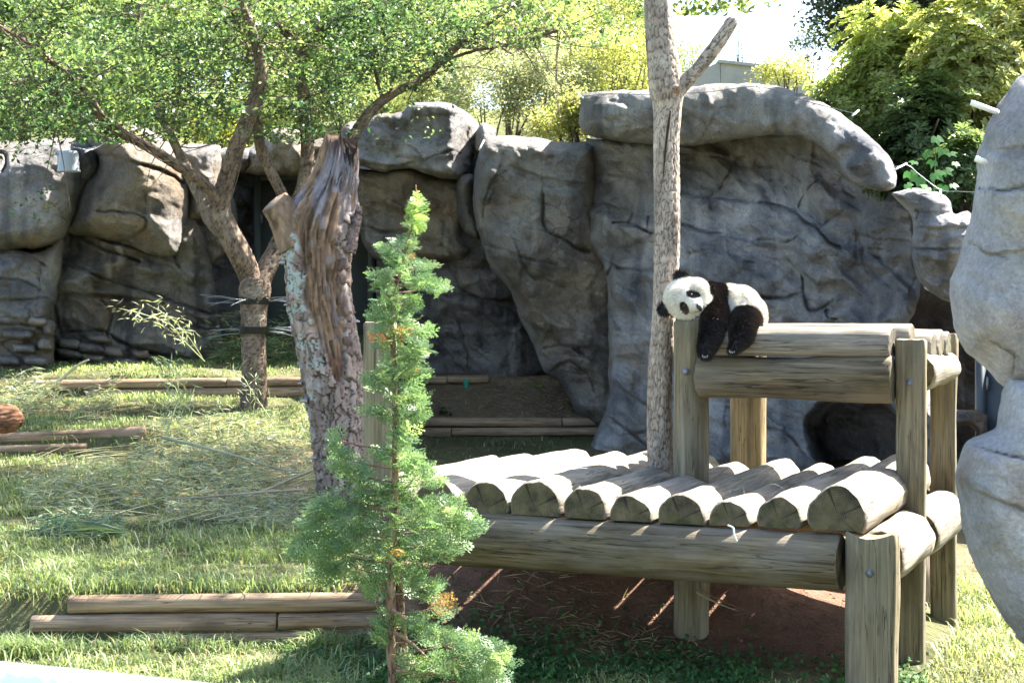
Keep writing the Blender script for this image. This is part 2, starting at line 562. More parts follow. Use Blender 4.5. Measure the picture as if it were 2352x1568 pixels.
def axis(lo, hi, dlo, dhi, step):
    a = np.arange(dlo, dhi + 1e-6, step)
    n = 22
    far1 = dlo - np.geomspace(step * 2, dlo - lo, n)[::-1]
    far2 = dhi + np.geomspace(step * 2, hi - dhi, n)
    return np.concatenate([far1, a, far2])

gx = axis(-500, 500, -7.5, 7.5, 0.07)
gy = axis(-200, 900, 7.2, 24.0, 0.07)
GX, GY = np.meshgrid(gx, gy)
GZ = ground_z(GX, GY)
V = np.stack([GX, GY, GZ], -1).reshape(-1, 3)
nx, ny = len(gx), len(gy)
i = (np.arange(ny - 1)[:, None] * nx + np.arange(nx - 1)[None]).ravel()
Q = np.stack([i, i + 1, i + nx + 1, i + nx], -1)

def dirt_amount(x, y):
    """1 = bare red clay, 0 = turf"""
    x = np.asarray(x, float); y = np.asarray(y, float)
    px = CX + x / np.maximum(y, .5) * FOC
    d = np.stack([x - A0[0], y - A0[1]], -1)
    s = d @ U2; l = d @ V2
    n = fbm(np.stack([x * 2.2, y * 2.2, 0 * x], -1), 4, 31)
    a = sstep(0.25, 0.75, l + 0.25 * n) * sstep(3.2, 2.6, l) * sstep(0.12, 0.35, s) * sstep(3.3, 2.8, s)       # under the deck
    b = sstep(19.3, 19.7, y) * sstep(900, 980, px) * 0.85                                                       # slope below the cliff
    c = 0.85 * np.exp(-(((px - 660) / 80) ** 2 + ((y - 13.9) / 1.0) ** 2))                                      # worn bank by the tree
    e = 0.8 * np.exp(-(((px - 130) / 90) ** 2 + ((y - 16.6) / 0.35) ** 2))
    f = sstep(19.6, 20.3, y) * sstep(500, 100, px) * 0.8
    g = 0.7 * sstep(10.5, 11.5, y) * sstep(940, 1000, px) * sstep(19.4, 18, y) * (0.35 + 0.6 * n)
    h = 0.6 * np.exp(-((px - 60) / 60) ** 2 - ((y - 8.6) / 0.25) ** 2)
    return np.clip(np.maximum.reduce([a, b, c, e, f, g, h]), 0, 1)

da = dirt_amount(V[:, 0], V[:, 1])[:, None]
nz = fbm(V * np.array([1.5, 1.5, 0]) , 4, 3)[:, None]
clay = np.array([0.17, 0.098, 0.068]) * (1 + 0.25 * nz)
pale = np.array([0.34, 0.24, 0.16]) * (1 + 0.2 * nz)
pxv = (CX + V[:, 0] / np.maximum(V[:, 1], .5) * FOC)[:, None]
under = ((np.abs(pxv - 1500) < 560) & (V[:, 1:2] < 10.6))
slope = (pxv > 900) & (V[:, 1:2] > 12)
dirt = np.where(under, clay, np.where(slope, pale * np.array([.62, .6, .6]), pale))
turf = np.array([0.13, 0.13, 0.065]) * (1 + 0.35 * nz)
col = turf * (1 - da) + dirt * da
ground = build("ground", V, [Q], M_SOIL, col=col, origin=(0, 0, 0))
tag(ground, "grassy enclosure ground rising in low terraces with red clay patches", "ground", kind="structure")

# planted bank behind the rock wall
CLX = np.array([-60, -7, -3, 0, 1.2, 2.6, 3.6, 4.6, 6, 60]); CLY = np.array([20.6, 20.6, 22.6, 22.6, 20.9, 19.2, 18.4, 18.6, 18.6, 18.6])
CLZ = np.array([3.3, 3.3, 3.3, 3.3, 3.3, 3.2, 2.9, 2.4, 2.4, 2.4])
def hill_z(x, y):
    y0 = np.interp(x, CLX, CLY); z0 = np.interp(x, CLX, CLZ)
    t = np.maximum(y - y0, 0)
    return z0 + 0.26 * np.minimum(t, 7) + 0.02 * np.clip(t - 7, 0, 60) + 0.12 * fbm(np.stack([x * .6, y * .6, 0 * x], -1).reshape(-1, 3), 3, 8).reshape(np.shape(x))
hx = np.concatenate([np.linspace(-60, -9, 18), np.arange(-8.5, 8.6, 0.35), np.linspace(9, 60, 18)])
ht = np.concatenate([np.arange(0, 14, 0.4), np.linspace(15, 90, 14)])
HX, HT = np.meshgrid(hx, ht)
HYY = np.interp(HX, CLX, CLY) + HT
HZ = hill_z(HX, HYY)
HZ[0] -= 3.5
V = np.stack([HX, HYY, HZ], -1).reshape(-1, 3)
i = (np.arange(len(ht) - 1)[:, None] * len(hx) + np.arange(len(hx) - 1)[None]).ravel()
Q = np.stack([i, i + 1, i + len(hx) + 1, i + len(hx)], -1)
nz = fbm(V, 4, 4)[:, None]
hill = build("hillside", V, [Q], M_SOIL, col=np.array([0.13, 0.14, 0.06]) * (1 + 0.4 * nz), origin=(0, 0, 0))
tag(hill, "planted earth bank rising behind the rock wall", "hillside", kind="structure")

# ------------------------------------------------------------------ sculpted rock
def poly_dist(pts, poly, closed=True):
    a = poly; b = np.roll(poly, -1, 0)
    if not closed: a, b = poly[:-1], poly[1:]
    best = np.full(len(pts), 1e9); side = np.zeros(len(pts)); near = np.zeros_like(pts)
    for p, q in zip(a, b):
        e = q - p
        t = np.clip(((pts - p) @ e) / (e @ e + 1e-9), 0, 1)
        c = p + t[:, None] * e
        d = np.hypot(*(pts - c).T)
        m = d < best
        best = np.where(m, d, best)
        near[m] = c[m]
        side = np.where(m, e[0] * (pts[:, 1] - p[1]) - e[1] * (pts[:, 0] - p[0]), side)
    return best, side, near

def inside(pts, poly):
    x, y = pts.T
    r = np.zeros(len(pts), bool)
    a = poly; b = np.roll(poly, -1, 0)
    for (x0, y0), (x1, y1) in zip(a, b):
        c = ((y0 > y) != (y1 > y)) & (x < (x1 - x0) * (y - y0) / (y1 - y0 + 1e-12) + x0)
        r ^= c
    return r

def smooth_poly(poly, seg=7.0, jit=2.2, seed=0, closed=True):
    poly = np.asarray(poly, float)
    n = max(8, int(np.sum(np.hypot(*np.diff(np.vstack([poly, poly[:1]]) if closed else poly, axis=0).T)) / seg))
    p = np.vstack([poly, poly[:1]]) if closed else poly
    q = catmull(np.hstack([p, np.zeros((len(p), 1))]), n + 1)[:, :2]
    if closed: q = q[:-1]
    k = np.stack([q[:, 0] / 22, q[:, 1] / 22, np.zeros(len(q))], -1)
    q = q + jit * np.stack([fbm(k, 3, seed), fbm(k + 50, 3, seed)], -1)
    return q

GREY = np.array([0.315, 0.293, 0.27]); BROWN = np.array([0.315, 0.26, 0.20]); BLUEG = np.array([0.45, 0.435, 0.44]); PALE = np.array([0.60, 0.58, 0.565]); ROCK_SHADE = np.array([0.20, 0.19, 0.185])  # greys and browns lowered for canopy shade; the darkest holds recess shade

def rock(name, outline, D, bulge=0.5, edge=70, cracks=(), step=3.5, base=GREY, alt=BROWN, tx=0.0, ty=0.0, fn=None, parent=None,
         amp=0.07, facet=0.05, fsize=75, skirt=0.7, seed=1, stain=0.5, label=None, cat="rock", group=None, jit=2.2, bed=0.18, drop=True, mat=None, big=0.3, bigsize=110):
    poly = smooth_poly(outline, 7, jit, seed)
    x0, y0 = poly.min(0) - step; x1, y1 = poly.max(0) + step
    xs = np.arange(x0, x1 + step, step); ys = np.arange(y0, y1 + step, step)
    Xg, Yg = np.meshgrid(xs, ys)
    pts = np.stack([Xg.ravel(), Yg.ravel()], -1)
    w, h = len(xs), len(ys)
    cc = np.stack([(Xg[:-1, :-1] + step / 2).ravel(), (Yg[:-1, :-1] + step / 2).ravel()], -1)
    ins = inside(cc, poly)
    ci = np.where(ins)[0]
    r, c = ci // (w - 1), ci % (w - 1)
    quad = np.stack([r * w + c, (r + 1) * w + c, (r + 1) * w + c + 1, r * w + c + 1], -1)
    used = np.unique(quad)
    remap = -np.ones(w * h, int); remap[used] = np.arange(len(used))
    quad = remap[quad]
    pts = pts[used]
    # boundary edges
    e = np.vstack([quad[:, [0, 1]], quad[:, [1, 2]], quad[:, [2, 3]], quad[:, [3, 0]]])
    key = np.sort(e, 1)
    _, inv, cnt = np.unique(key[:, 0] * 10000000 + key[:, 1], return_inverse=True, return_counts=True)
    bed_e = e[cnt[inv] == 1]
    bv = np.unique(bed_e)
    _, _, near = poly_dist(pts[bv], poly)
    pts[bv] = near
    d, _, _ = poly_dist(pts, poly)
    d[bv] = 0
    mid = poly.mean(0)
    t = np.clip(d / edge, 0, 1)
    prof = np.sqrt(np.clip(1 - (1 - t) ** 2, 0, 1))
    y = D + tx * (pts[:, 0] - mid[0]) + ty * (pts[:, 1] - mid[1]) + bulge * (1 - prof)
    if fn is not None: y = y + fn(pts[:, 0], pts[:, 1])
    sc = D / FOC
    W = np.stack([pts[:, 0] * sc, pts[:, 1] * sc, np.full(len(pts), seed * 3.7)], -1)
    y = y + amp * fbm(W * 1.6, 3, seed) + amp * 0.4 * fbm(W * 6, 3, seed + 9) + amp * 0.14 * fbm(W * 20, 2, seed + 19)
    # chiselled facets, bedding dips to the right
    fu = (pts[:, 0]) / (fsize * 1.5) + 0.35 * fbm(W * 2, 2, seed + 2); fv = (pts[:, 1] - bed * pts[:, 0]) / fsize + 0.25 * fbm(W * 2 + 9, 2, seed + 3)
    f1, f2, c1, c2, ou, ov = worley(fu, fv, seed)
    fw = 0.3 + 0.7 * np.clip((f2 - f1) / 0.15, 0, 1)
    y = y + facet * 1.15 * prof * fw * ((c1 - 0.5) * 1.2 + (c2 - 0.5) * ou * 2.2 + (c1 - 0.5) * ov * 2.2)
    y = y + facet * 0.35 * np.exp(-((f2 - f1) / 0.03) ** 2) * (c1 + c2 > 1.35)
    wx = 26 * fbm(W * 1.3 + 2, 3, seed + 21); wy = 22 * fbm(W * 1.3 + 5, 3, seed + 22)
    bu = (pts[:, 0] + wx) / (bigsize * 1.15) + 7.3 * seed; bv2 = (pts[:, 1] + wy - bed * 1.3 * pts[:, 0]) / (bigsize * .8) + 3.1 * seed
    y = y + big * prof * trifacet(bu, bv2, seed + 60)
    y = y + big * 0.5 * prof * trifacet(bu * 2.3 + 5.5, bv2 * 2.6 + 2.2, seed + 61)
    y = y + big * 0.19 * trifacet(bu * 6.1 + 5.5, bv2 * 6.6 + 2.2, seed + 62)
    h1, h2, e1, e2, qu, qv = worley(bu * .8, bv2 * .8, seed + 63)
    fu = pts[:, 0] / (fsize * .45) + 3; fv = (pts[:, 1] - bed * pts[:, 0]) / (fsize * .32)
    g1, g2, d1, d2, pu, pv = worley(fu, fv, seed + 40)
    y = y + facet * 0.5 * prof * ((d1 - 0.5) + (d2 - 0.5) * pu + (d1 - .5) * pv) * sstep(-0.1, 0.4, fbm(W * 1.1, 2, seed + 77))
    for k, cr in enumerate(cracks):
        line, wd, dep, ledge = (list(cr) + [4.5, 0.07, 0.0])[:4] if len(cr) < 4 else cr
        ln = smooth_poly(line, 6, 2.5, seed + k, closed=False)
        lo, hi = ln.min(0) - 90, ln.max(0) + 90
        m = np.where(np.all((pts > lo) & (pts < hi), axis=1))[0]
        if len(m) == 0: continue
        dd, sd, _ = poly_dist(pts[m], ln, closed=False)
        taper = 0.6 + 0.5 * fbm(W[m] * 3, 2, seed + k)
        y[m] += 1.6 * dep * np.clip(taper, 0.15, 1.3) * np.exp(-(dd / (wd * .55)) ** 2)
        if ledge: y[m] += ledge * (sd > 0) * np.exp(-dd / 45.0) * sstep(0, 5, dd)
    V = np.stack([(pts[:, 0] - CX) / FOC * y, y, CH - (pts[:, 1] - HY) / FOC * y], -1)
    # colour: patches, iron staining, vertical water streaks
    n1 = fbm(V * np.array([0.9, 0.9, 0.9]), 4, seed + 5)
    n2 = fbm(V * np.array([4.5, 2, 0.45]) + 3, 4, seed + 6)
    n3 = fbm(V * np.array([9, 3, 0.8]) + 8, 3, seed + 7)
    n4 = fbm(V * 2.5 + 30, 4, seed + 8)
    m1 = sstep(-0.1, 0.6, n1)[:, None]
    col = base * (1 - m1) + alt * m1
    col = col * (1 + 0.32 * n4[:, None])
    col = col * (1 - stain * sstep(0.15, 0.75, n2)[:, None] * np.array([0.85, 0.82, 0.75]))
    col = col + 0.10 * sstep(0.55, 0.95, n3)[:, None]
    rust = sstep(0.45, 0.9, fbm(V * 1.7 + 60, 4, seed + 11))[:, None] * 0.45
    col = col * (1 - rust) + np.array([0.30, 0.19, 0.11]) * rust
    col = col * (0.92 + 0.16 * c1[:, None]) * (0.9 + 0.2 * e1[:, None])
    # sides and back
    nb = len(V)
    ring = {v: k for k, v in enumerate(bv)}
    B = V[bv].copy()
    dirv = B - np.array([0, 0, CH]); dirv /= np.linalg.norm(dirv, axis=1)[:, None]
    B = B + dirv * skirt
    if drop:
        cen = V.mean(0)
        B[:, 0] += (cen[0] - B[:, 0]) * 0.04; B[:, 2] += (cen[2] - B[:, 2]) * 0.04
    Vall = np.vstack([V, B])
    bi = np.array([[ring[a], ring[b]] for a, b in bed_e])
    side = np.stack([bed_e[:, 1], bed_e[:, 0], nb + bi[:, 0], nb + bi[:, 1]], -1)
    colall = np.vstack([col, col[bv]])
    org = None
    if parent is None:
        org = np.array([V[:, 0].mean(), V[:, 1].mean(), V[:, 2].min()])
    o = build(name, Vall, [np.vstack([quad[:, ::1], side])], mat or M_ROCK, parent=parent, col=colall, origin=org)
    if label: tag(o, label, cat, group)
    return o

def z5(pts): return [(.2568 * a, 335.6 + .2568 * b) for a, b in pts]
def z6(pts): return [(570.5 + .2568 * a, 335.6 + .2568 * b) for a, b in pts]
def z7(pts): return [(1073.9 + .2568 * a, 335.6 + .2568 * b) for a, b in pts]
def z8(pts): return [(1745.1 + .258 * a, 335.6 + .258 * b) for a, b in pts]
GR = "sculpted rocks of the back wall"

rock("boulder", [(-60, 330), (60, 322), (120, 318), (165, 326), (188, 350), (188, 430), (168, 500), (142, 548), (105, 568), (60, 573), (-60, 562)],
     18.5, bulge=0.75, edge=85, ty=-0.0012, seed=3, big=0.14, facet=0.03, alt=BROWN, stain=0.55, bed=0.02,
     cracks=[([(-20, 350), (8, 352), (14, 375), (4, 395)], 5, .12, 0), ([(95, 318), (135, 335), (170, 345)], 4, .04, -.05)],
     label="smooth overhanging boulder carrying the grey floodlight at far left", group=GR)
rock("boulder", [(100, 322), (150, 318), (190, 322), (215, 335), (228, 378), (214, 425), (190, 470), (150, 500), (110, 470)],
     19.2, bulge=0.5, edge=60, seed=4, facet=0.02, label="narrow rock wedged between the two big boulders at left", group=GR)
rock("boulder", [(186, 300), (215, 276), (290, 277), (345, 298), (385, 328), (420, 388), (434, 450), (430, 505), (416, 560), (394, 590), (340, 584), (290, 562), (215, 546), (148, 528), (166, 480), (190, 430), (228, 378), (205, 330)],
     18.6, bulge=0.9, edge=105, seed=5, big=0.2, facet=0.035, alt=BROWN, stain=0.35, bed=0.2,
     cracks=[(z5([(830, 85), (1000, 95), (1200, 150), (1400, 200), (1580, 290), (1640, 330)]), 5, .10, .05), (z5([(870, 590), (1080, 590), (1290, 640), (1300, 700), (1230, 780), (1080, 860)]), 4.5, .07, -.04),
             (z5([(1290, 400), (1310, 520), (1290, 640)]), 4, .03, 0), ([(225, 318), (290, 312), (330, 322)], 4, .05, 0)],
     label="big round boulder dappled with sun left of the forked tree", group=GR)
rock("rock_wall", [(70, 520), (200, 515), (300, 535), (420, 490), (445, 505), (470, 550), (490, 640), (505, 760), (520, 905), (60, 905), (50, 700)],
     19.45, bulge=0.3, edge=28, seed=6, facet=0.08, fsize=60, base=np.array([.27, .25, .225]), alt=BROWN * .85, bed=0.22, stain=0.55, step=4,  # base lowered further: canopy shade put into the rock colour
     cracks=[(z5([(640, 730), (780, 750), (860, 800), (960, 850), (1080, 870), (1300, 930), (1400, 960)]), 6, .16, -.10),
             (z5([(760, 840), (860, 900), (960, 940), (1080, 970), (1250, 1030)]), 5, .1, -.06),
             (z5([(560, 1050), (700, 1090), (900, 1180), (1200, 1270), (1400, 1340), (1500, 1370), (1650, 1420), (1900, 1500)]), 5, .09, -.08),
             (z5([(1560, 980), (1600, 1100), (1600, 1300)]), 4.5, .08, .04),
             (z5([(500, 1310), (700, 1330), (1000, 1340), (1300, 1400), (1560, 1440), (1660, 1500), (1900, 1600)]), 7, .15, .08),
             (z5([(500, 1340), (490, 1450), (520, 1560), (540, 1700)]), 5, .10, 0), (z5([(920, 1370), (1000, 1500), (990, 1570), (960, 1700)]), 4.5, .09, 0),
             (z5([(1050, 1450), (1300, 1520), (1600, 1560), (1900, 1650)]), 4.5, .08, -.05), (z5([(600, 1660), (900, 1650), (1100, 1760), (1400, 1860), (1700, 1900)]), 5, .10, -.06)],
     big=0.5, bigsize=120,
     label="layered rock wall, canopy shade in its colour, under the round boulder", cat="rock wall", group=GR)
rw = rock("rock_pier", [(-60, 560), (60, 578), (105, 572), (138, 545), (146, 565), (136, 650), (122, 740), (126, 800), (116, 850), (60, 890), (-60, 900)],
     18.55, bulge=0.5, edge=45, seed=7, facet=0.05, fsize=45, bed=0.1, alt=BROWN, stain=0.3,
     cracks=[([(-20, 576), (40, 582), (78, 594), (102, 610)], 4.5, .07, .05), ([(-20, 640), (50, 645), (95, 668)], 4.5, .06, -.05), ([(-20, 688), (30, 690), (90, 684)], 5, .07, .04),
             ([(-20, 742), (60, 748), (120, 760)], 4.5, .07, -.04), ([(95, 600), (90, 660), (85, 720)], 4, .04, 0)],
     label="pale layered rock pier below the floodlight boulder", cat="rock", group=GR)
# stacked flat stones at its foot
stones = [(20, 735, 60, 20), (85, 738, 44, 18), (40, 768, 70, 20), (112, 752, 26, 30), (55, 800, 60, 20), (105, 790, 34, 26), (20, 830, 60, 22), (85, 830, 46, 22),
          (160, 790, 50, 22), (205, 800, 55, 20), (160, 812, 60, 18), (215, 822, 50, 18), (262, 808, 46, 22), (255, 835, 70, 20), (180, 838, 80, 18), (305, 838, 56, 20), (230, 778, 50, 15), (325, 815, 36, 18)]
for k, (sx, sy, sw, sh) in enumerate(stones):
    a = np.linspace(0, 2 * np.pi, 11)[:-1] + .2
    sup = lambda c: np.sign(c) * np.abs(c) ** 0.55
    o_ = np.stack([sx + sw * .55 * sup(np.cos(a)) * (1 + .12 * rng.standard_normal(10)), sy + sh * .56 * sup(np.sin(a)) + 0.12 * (np.cos(a) * sw) * .5 + rng.standard_normal(10) * 1.2], -1)
    rock("stone", o_[::-1], (18.42 if sx < 130 else 19.12) + rng.uniform(-.05, .05), bulge=0.16, edge=11, seed=60 + k, facet=0.015, fsize=30, skirt=0.3, parent=rw, step=3.2, jit=1.0,
         base=GREY * rng.uniform(.8, 1.15), alt=BROWN * 1.05, amp=0.02, stain=.3, big=0.0)
rock("rock_ledge", [(396, 338), (440, 330), (498, 334), (508, 345), (506, 400), (500, 440), (475, 490), (440, 508), (428, 500), (432, 440), (418, 385)],
     19.3, bulge=0.4, edge=45, seed=8, facet=0.04, fsize=45, label="knobbly rock ledge left of the dark den opening", group=GR)
rock("rock_lintel", [(490, 352), (520, 340), (575, 338), (610, 310), (640, 292), (688, 300), (705, 328), (745, 318), (785, 340), (790, 400), (720, 404), (600, 402), (540, 398), (496, 402)],
     19.9, bulge=0.45, edge=35, seed=9, facet=0.05, fsize=50, skirt=1.9, cracks=[([(570, 340), (575, 370), (560, 398)], 5, .1, .06), ([(690, 330), (700, 360), (690, 400)], 5, .1, -.05)],
     label="broken rock lintel above the grey den door", group=GR)
rock("rock_recess", [(420, 380), (620, 380), (860, 380), (980, 400), (980, 905), (420, 905)], 21.9, bulge=0.2, edge=30, seed=10, facet=0.06, base=ROCK_SHADE, alt=ROCK_SHADE * 1.1, stain=0.3,
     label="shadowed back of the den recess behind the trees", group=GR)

def mid_fn(x, y): return 0.013 * np.clip(x - 1036 - 0.10 * (y - 300), 0, 80)
rock("boulder", [(766, 345), (788, 288), (830, 276), (872, 262), (925, 256), (938, 241), (985, 235), (1035, 240), (1080, 262), (1102, 300), (1094, 345), (1085, 395), (1070, 408), (1045, 412), (990, 404), (940, 387), (880, 394), (826, 382), (800, 402), (760, 395)],
     19.7, bulge=0.35, edge=18, seed=12, facet=0.05, fsize=80, fn=mid_fn, base=PALE * .62, alt=GREY * 1.15, stain=0.25, skirt=1.2,
     cracks=[(z6([(1010, 150), (1200, 180), (1280, 195), (1380, 190), (1560, 230)]), 5, .1, .06), (z6([(1380, 170), (1560, 135), (1700, 80), (1830, 40), (1900, 70)]), 4, .06, 0), (z6([(1570, 150), (1640, 210), (1680, 260)]), 4, .06, 0),
             ([(935, 258), (990, 264), (1040, 262)], 4, .06, .06), ([(935, 300), (930, 330), (955, 345), (975, 375)], 4, .04, .05)],
     label="pale angular block with a sunlit right side above the wall", group=GR)
rock("rock_wall", [(800, 385), (880, 392), (940, 385), (1040, 410), (1068, 430), (1072, 500), (1062, 540), (1085, 575), (1060, 600), (1000, 600), (940, 600), (870, 600), (840, 570), (825, 520), (810, 450)],
     20.1, bulge=0.4, edge=26, seed=13, facet=0.05, fsize=90, base=GREY * .9, alt=BROWN * .9, skirt=1.6, stain=.4,
     cracks=[(z6([(990, 705), (1130, 740), (1250, 770), (1400, 760)]), 4.5, .08, -.05), (z6([(1300, 480), (1360, 530), (1400, 590)]), 4, .05, 0), (z6([(1730, 300), (1770, 560), (1800, 700)]), 4, .05, .04)],
     label="dark rock face under the pale angular block", group=GR)
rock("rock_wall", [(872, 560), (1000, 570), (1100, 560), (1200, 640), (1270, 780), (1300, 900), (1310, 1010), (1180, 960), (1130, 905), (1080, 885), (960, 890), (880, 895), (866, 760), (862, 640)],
     20.75, bulge=0.3, edge=40, seed=14, facet=0.07, fsize=75, base=ROCK_SHADE * 1.15, alt=GREY * .75, stain=0.5,
     cracks=[(z6([(2105, 900), (2112, 1290), (2108, 1400), (2090, 1800)]), 5, .1, .05), (z6([(1200, 1300), (1600, 1330), (2000, 1330), (2400, 1240)]), 5, .1, -.06), (z6([(1500, 1500), (1800, 1700), (2050, 1850)]), 4.5, .07, .05),
             ([(1150, 780), (1175, 770), (1178, 800), (1160, 830)], 4, .06, 0), ([(950, 640), (1020, 690), (1060, 760), (1080, 850)], 4.5, .08, .05)],
     big=0.55, bigsize=130,
     label="deep shaded rock wall behind the conifer and low timbers", group=GR)
rock("boulder", [(1052, 402), (1090, 405), (1092, 470), (1104, 520), (1096, 547), (1066, 532), (1047, 492), (1048, 430)], 19.7, bulge=0.35, edge=28, seed=15, facet=0.02, skirt=.8, base=GREY * .85,
     label="small rounded rock tucked beside the central bulge", group=GR)
rock("boulder", [(1094, 310), (1104, 285), (1122, 284), (1140, 302), (1128, 330), (1100, 350), (1092, 340)], 19.6, bulge=0.3, edge=22, seed=16, facet=0.02, skirt=.8, base=PALE * .8,
     label="little sunlit rock knob between block and central bulge", group=GR)
rock("rock_bulge", [(1104, 335), (1118, 318), (1150, 312), (1230, 317), (1300, 328), (1352, 325), (1372, 345), (1372, 500), (1420, 600), (1440, 700), (1440, 900), (1450, 1030), (1400, 1015), (1330, 955), (1290, 885), (1250, 850), (1228, 800), (1192, 725), (1170, 662), (1130, 622), (1115, 582), (1102, 545), (1085, 470), (1090, 400)],
     18.7, bulge=0.8, edge=70, ty=0.0009, seed=17, facet=0.055, fsize=95, base=GREY * 1.02, alt=BROWN * 1.05, stain=0.35, skirt=1.4,
     cracks=[(z7([(560, 240), (680, 285), (830, 300), (950, 345), (1060, 330)]), 5, .09, .05), (z7([(680, 430), (670, 560), (690, 730), (780, 810), (900, 870), (960, 910), (1080, 950)]), 5, .10, -.06),
             (z7([(500, 740), (620, 735), (700, 750)]), 4, .05, 0), (z7([(160, 890), (380, 950), (600, 1030), (800, 1060)]), 5, .08, -.05), (z7([(130, 780), (160, 480), (220, 330), (290, 190)]), 4.5, .06, .05),
             (z7([(470, 1000), (560, 1150), (760, 1220)]), 5, .08, -.07), (z7([(850, 880), (950, 1000), (1000, 1150)]), 4, .04, .04), ([(1240, 880), (1300, 830), (1345, 855), (1365, 900)], 5, .1, .05), ([(1250, 800), (1300, 795), (1340, 815)], 5, .08, -.05)],
     big=0.5, bigsize=150,
     label="tall bulging rock buttress in the middle of the wall", group=GR)
def cliff_fn(x, y):
    hollow = 1.9 * sstep(1.45, 0.35, ((x - 1995) / 120) ** 2 + ((y - 1030 - 0.25 * (x - 1995)) / 110) ** 2 + 0.45 * fbm(np.stack([x / 55, y / 55, 0 * x], -1), 3, 5))
    return hollow + 0.25 * sstep(700, 760, y + 0.12 * (1700 - x)) - 0.0009 * (y - 600)
rock("rock_cliff", [(1345, 318), (1500, 322), (1600, 318), (1760, 300), (1850, 290), (1900, 325), (1950, 370), (2040, 405), (2090, 430), (2112, 520), (2104, 600), (2112, 680), (2085, 760), (2110, 820), (2130, 1120), (1400, 1120), (1398, 900), (1392, 640), (1352, 540)],
     16.7, bulge=0.3, edge=24, tx=-0.0050, seed=18, facet=0.07, fsize=95, base=BLUEG, alt=GREY * 1.05, fn=cliff_fn, stain=0.42, skirt=1.2, bed=0.28, big=0.85, bigsize=170,
     cracks=[(z7([(1050, 490), (1220, 510), (1340, 560), (1480, 600), (1620, 640), (1800, 700)]), 5, .09, .06), (z7([(1300, 680), (1440, 690), (1600, 760), (1750, 800)]), 5, .10, -.06), (z7([(1480, 610), (1440, 690)]), 4.5, .07, 0), (z7([(1620, 640), (1600, 760)]), 4.5, .07, 0),
             (z7([(1060, 30), (1065, 350), (1060, 480)]), 6, .09, -.12), (z7([(1060, 240), (1300, 265), (1560, 310), (1650, 330)]), 4.5, .07, .04), (z7([(1880, 75), (2200, 90), (2500, 200)]), 4.5, .07, 0),
             (z7([(1900, 410), (2200, 450), (2500, 500)]), 5, .09, -.06), (z7([(1900, 700), (2140, 775), (2330, 800), (2500, 850)]), 6, .12, -.10), (z7([(2350, 230), (2290, 330), (2230, 450)]), 4, .05, 0),
             (z7([(1350, 1090), (1560, 1110), (1680, 1100)]), 5, .09, -.06), (z7([(1260, 1130), (1240, 1350), (1300, 1540)]), 6, .10, -.08), (z7([(1050, 950), (1200, 1000), (1350, 1090)]), 5, .08, -.04),
             (z8([(190, 0), (350, 100), (480, 150), (600, 220), (740, 300), (760, 390), (850, 460)]), 5.5, .11, .05), (z8([(0, 180), (200, 200), (370, 310)]), 4.5, .08, 0), (z8([(430, 380), (480, 340), (530, 300)]), 4, .07, 0), (z8([(300, 80), (290, 240)]), 4, .05, 0),
             (z8([(0, 500), (150, 530), (320, 590), (400, 680), (520, 740), (620, 860), (720, 900)]), 5.5, .11, -.06), (z8([(520, 735), (640, 650), (740, 570)]), 4.5, .07, 0), (z8([(320, 590), (400, 450)]), 4, .05, 0),
             (z8([(0, 830), (120, 840), (230, 870), (330, 800)]), 6, .12, -.08), (z8([(250, 1010), (380, 1150), (520, 1240), (640, 1330)]), 5, .09, .05), (z8([(0, 1330), (120, 1360), (250, 1340), (390, 1300), (380, 1160)]), 6, .12, -.08),
             (z8([(390, 1310), (440, 1460), (560, 1450), (660, 1380)]), 5.5, .11, -.06), (z8([(600, 1450), (620, 1520), (750, 1540)]), 5, .09, 0), (z8([(880, 780), (900, 870), (980, 960), (1080, 1000)]), 5, .1, .06), (z8([(890, 800), (1050, 830), (1320, 850)]), 5, .1, .06),
             (z8([(760, 400), (900, 480), (1140, 520)]), 5, .09, .04), (z8([(880, 480), (870, 700), (850, 1000)]), 4.5, .06, 0), ([(1800, 920), (1850, 960), (1890, 1010)], 5, .1, .06), ([(1760, 980), (1810, 1000), (1850, 1045)], 5, .09, -.06), ([(1640, 900), (1700, 930), (1740, 1000), (1760, 1060)], 4.5, .08, .05),
             ([(1400, 870), (1450, 910), (1500, 935)], 5, .1, .07), ([(1405, 960), (1460, 1000), (1500, 1040)], 5, .09, .06)],
     label="broad blue-grey rock cliff behind the panda and log platform", cat="cliff", group=GR)
rock("rock_slab", [(1332, 240), (1340, 216), (1400, 209), (1480, 205), (1580, 198), (1680, 192), (1760, 195), (1830, 212), (1900, 240), (1970, 290), (2030, 345), (2056, 392), (2056, 428), (2032, 441), (1990, 430), (1950, 415), (1918, 368), (1868, 330), (1800, 312), (1700, 319), (1600, 333), (1500, 331), (1400, 321), (1346, 306), (1331, 280)],
     15.75, bulge=0.42, edge=48, tx=-0.0050, seed=19, facet=0.035, fsize=70, base=BLUEG * .9, alt=GREY * 1.25, stain=0.6, skirt=2.2, bed=-.1,
     cracks=[([(1400, 232), (1460, 245), (1490, 252)], 4, .04, 0), ([(1620, 300), (1640, 260), (1630, 215)], 4, .03, .03)],
     label="long curved overhanging capstone slab on top of the cliff", group=GR)
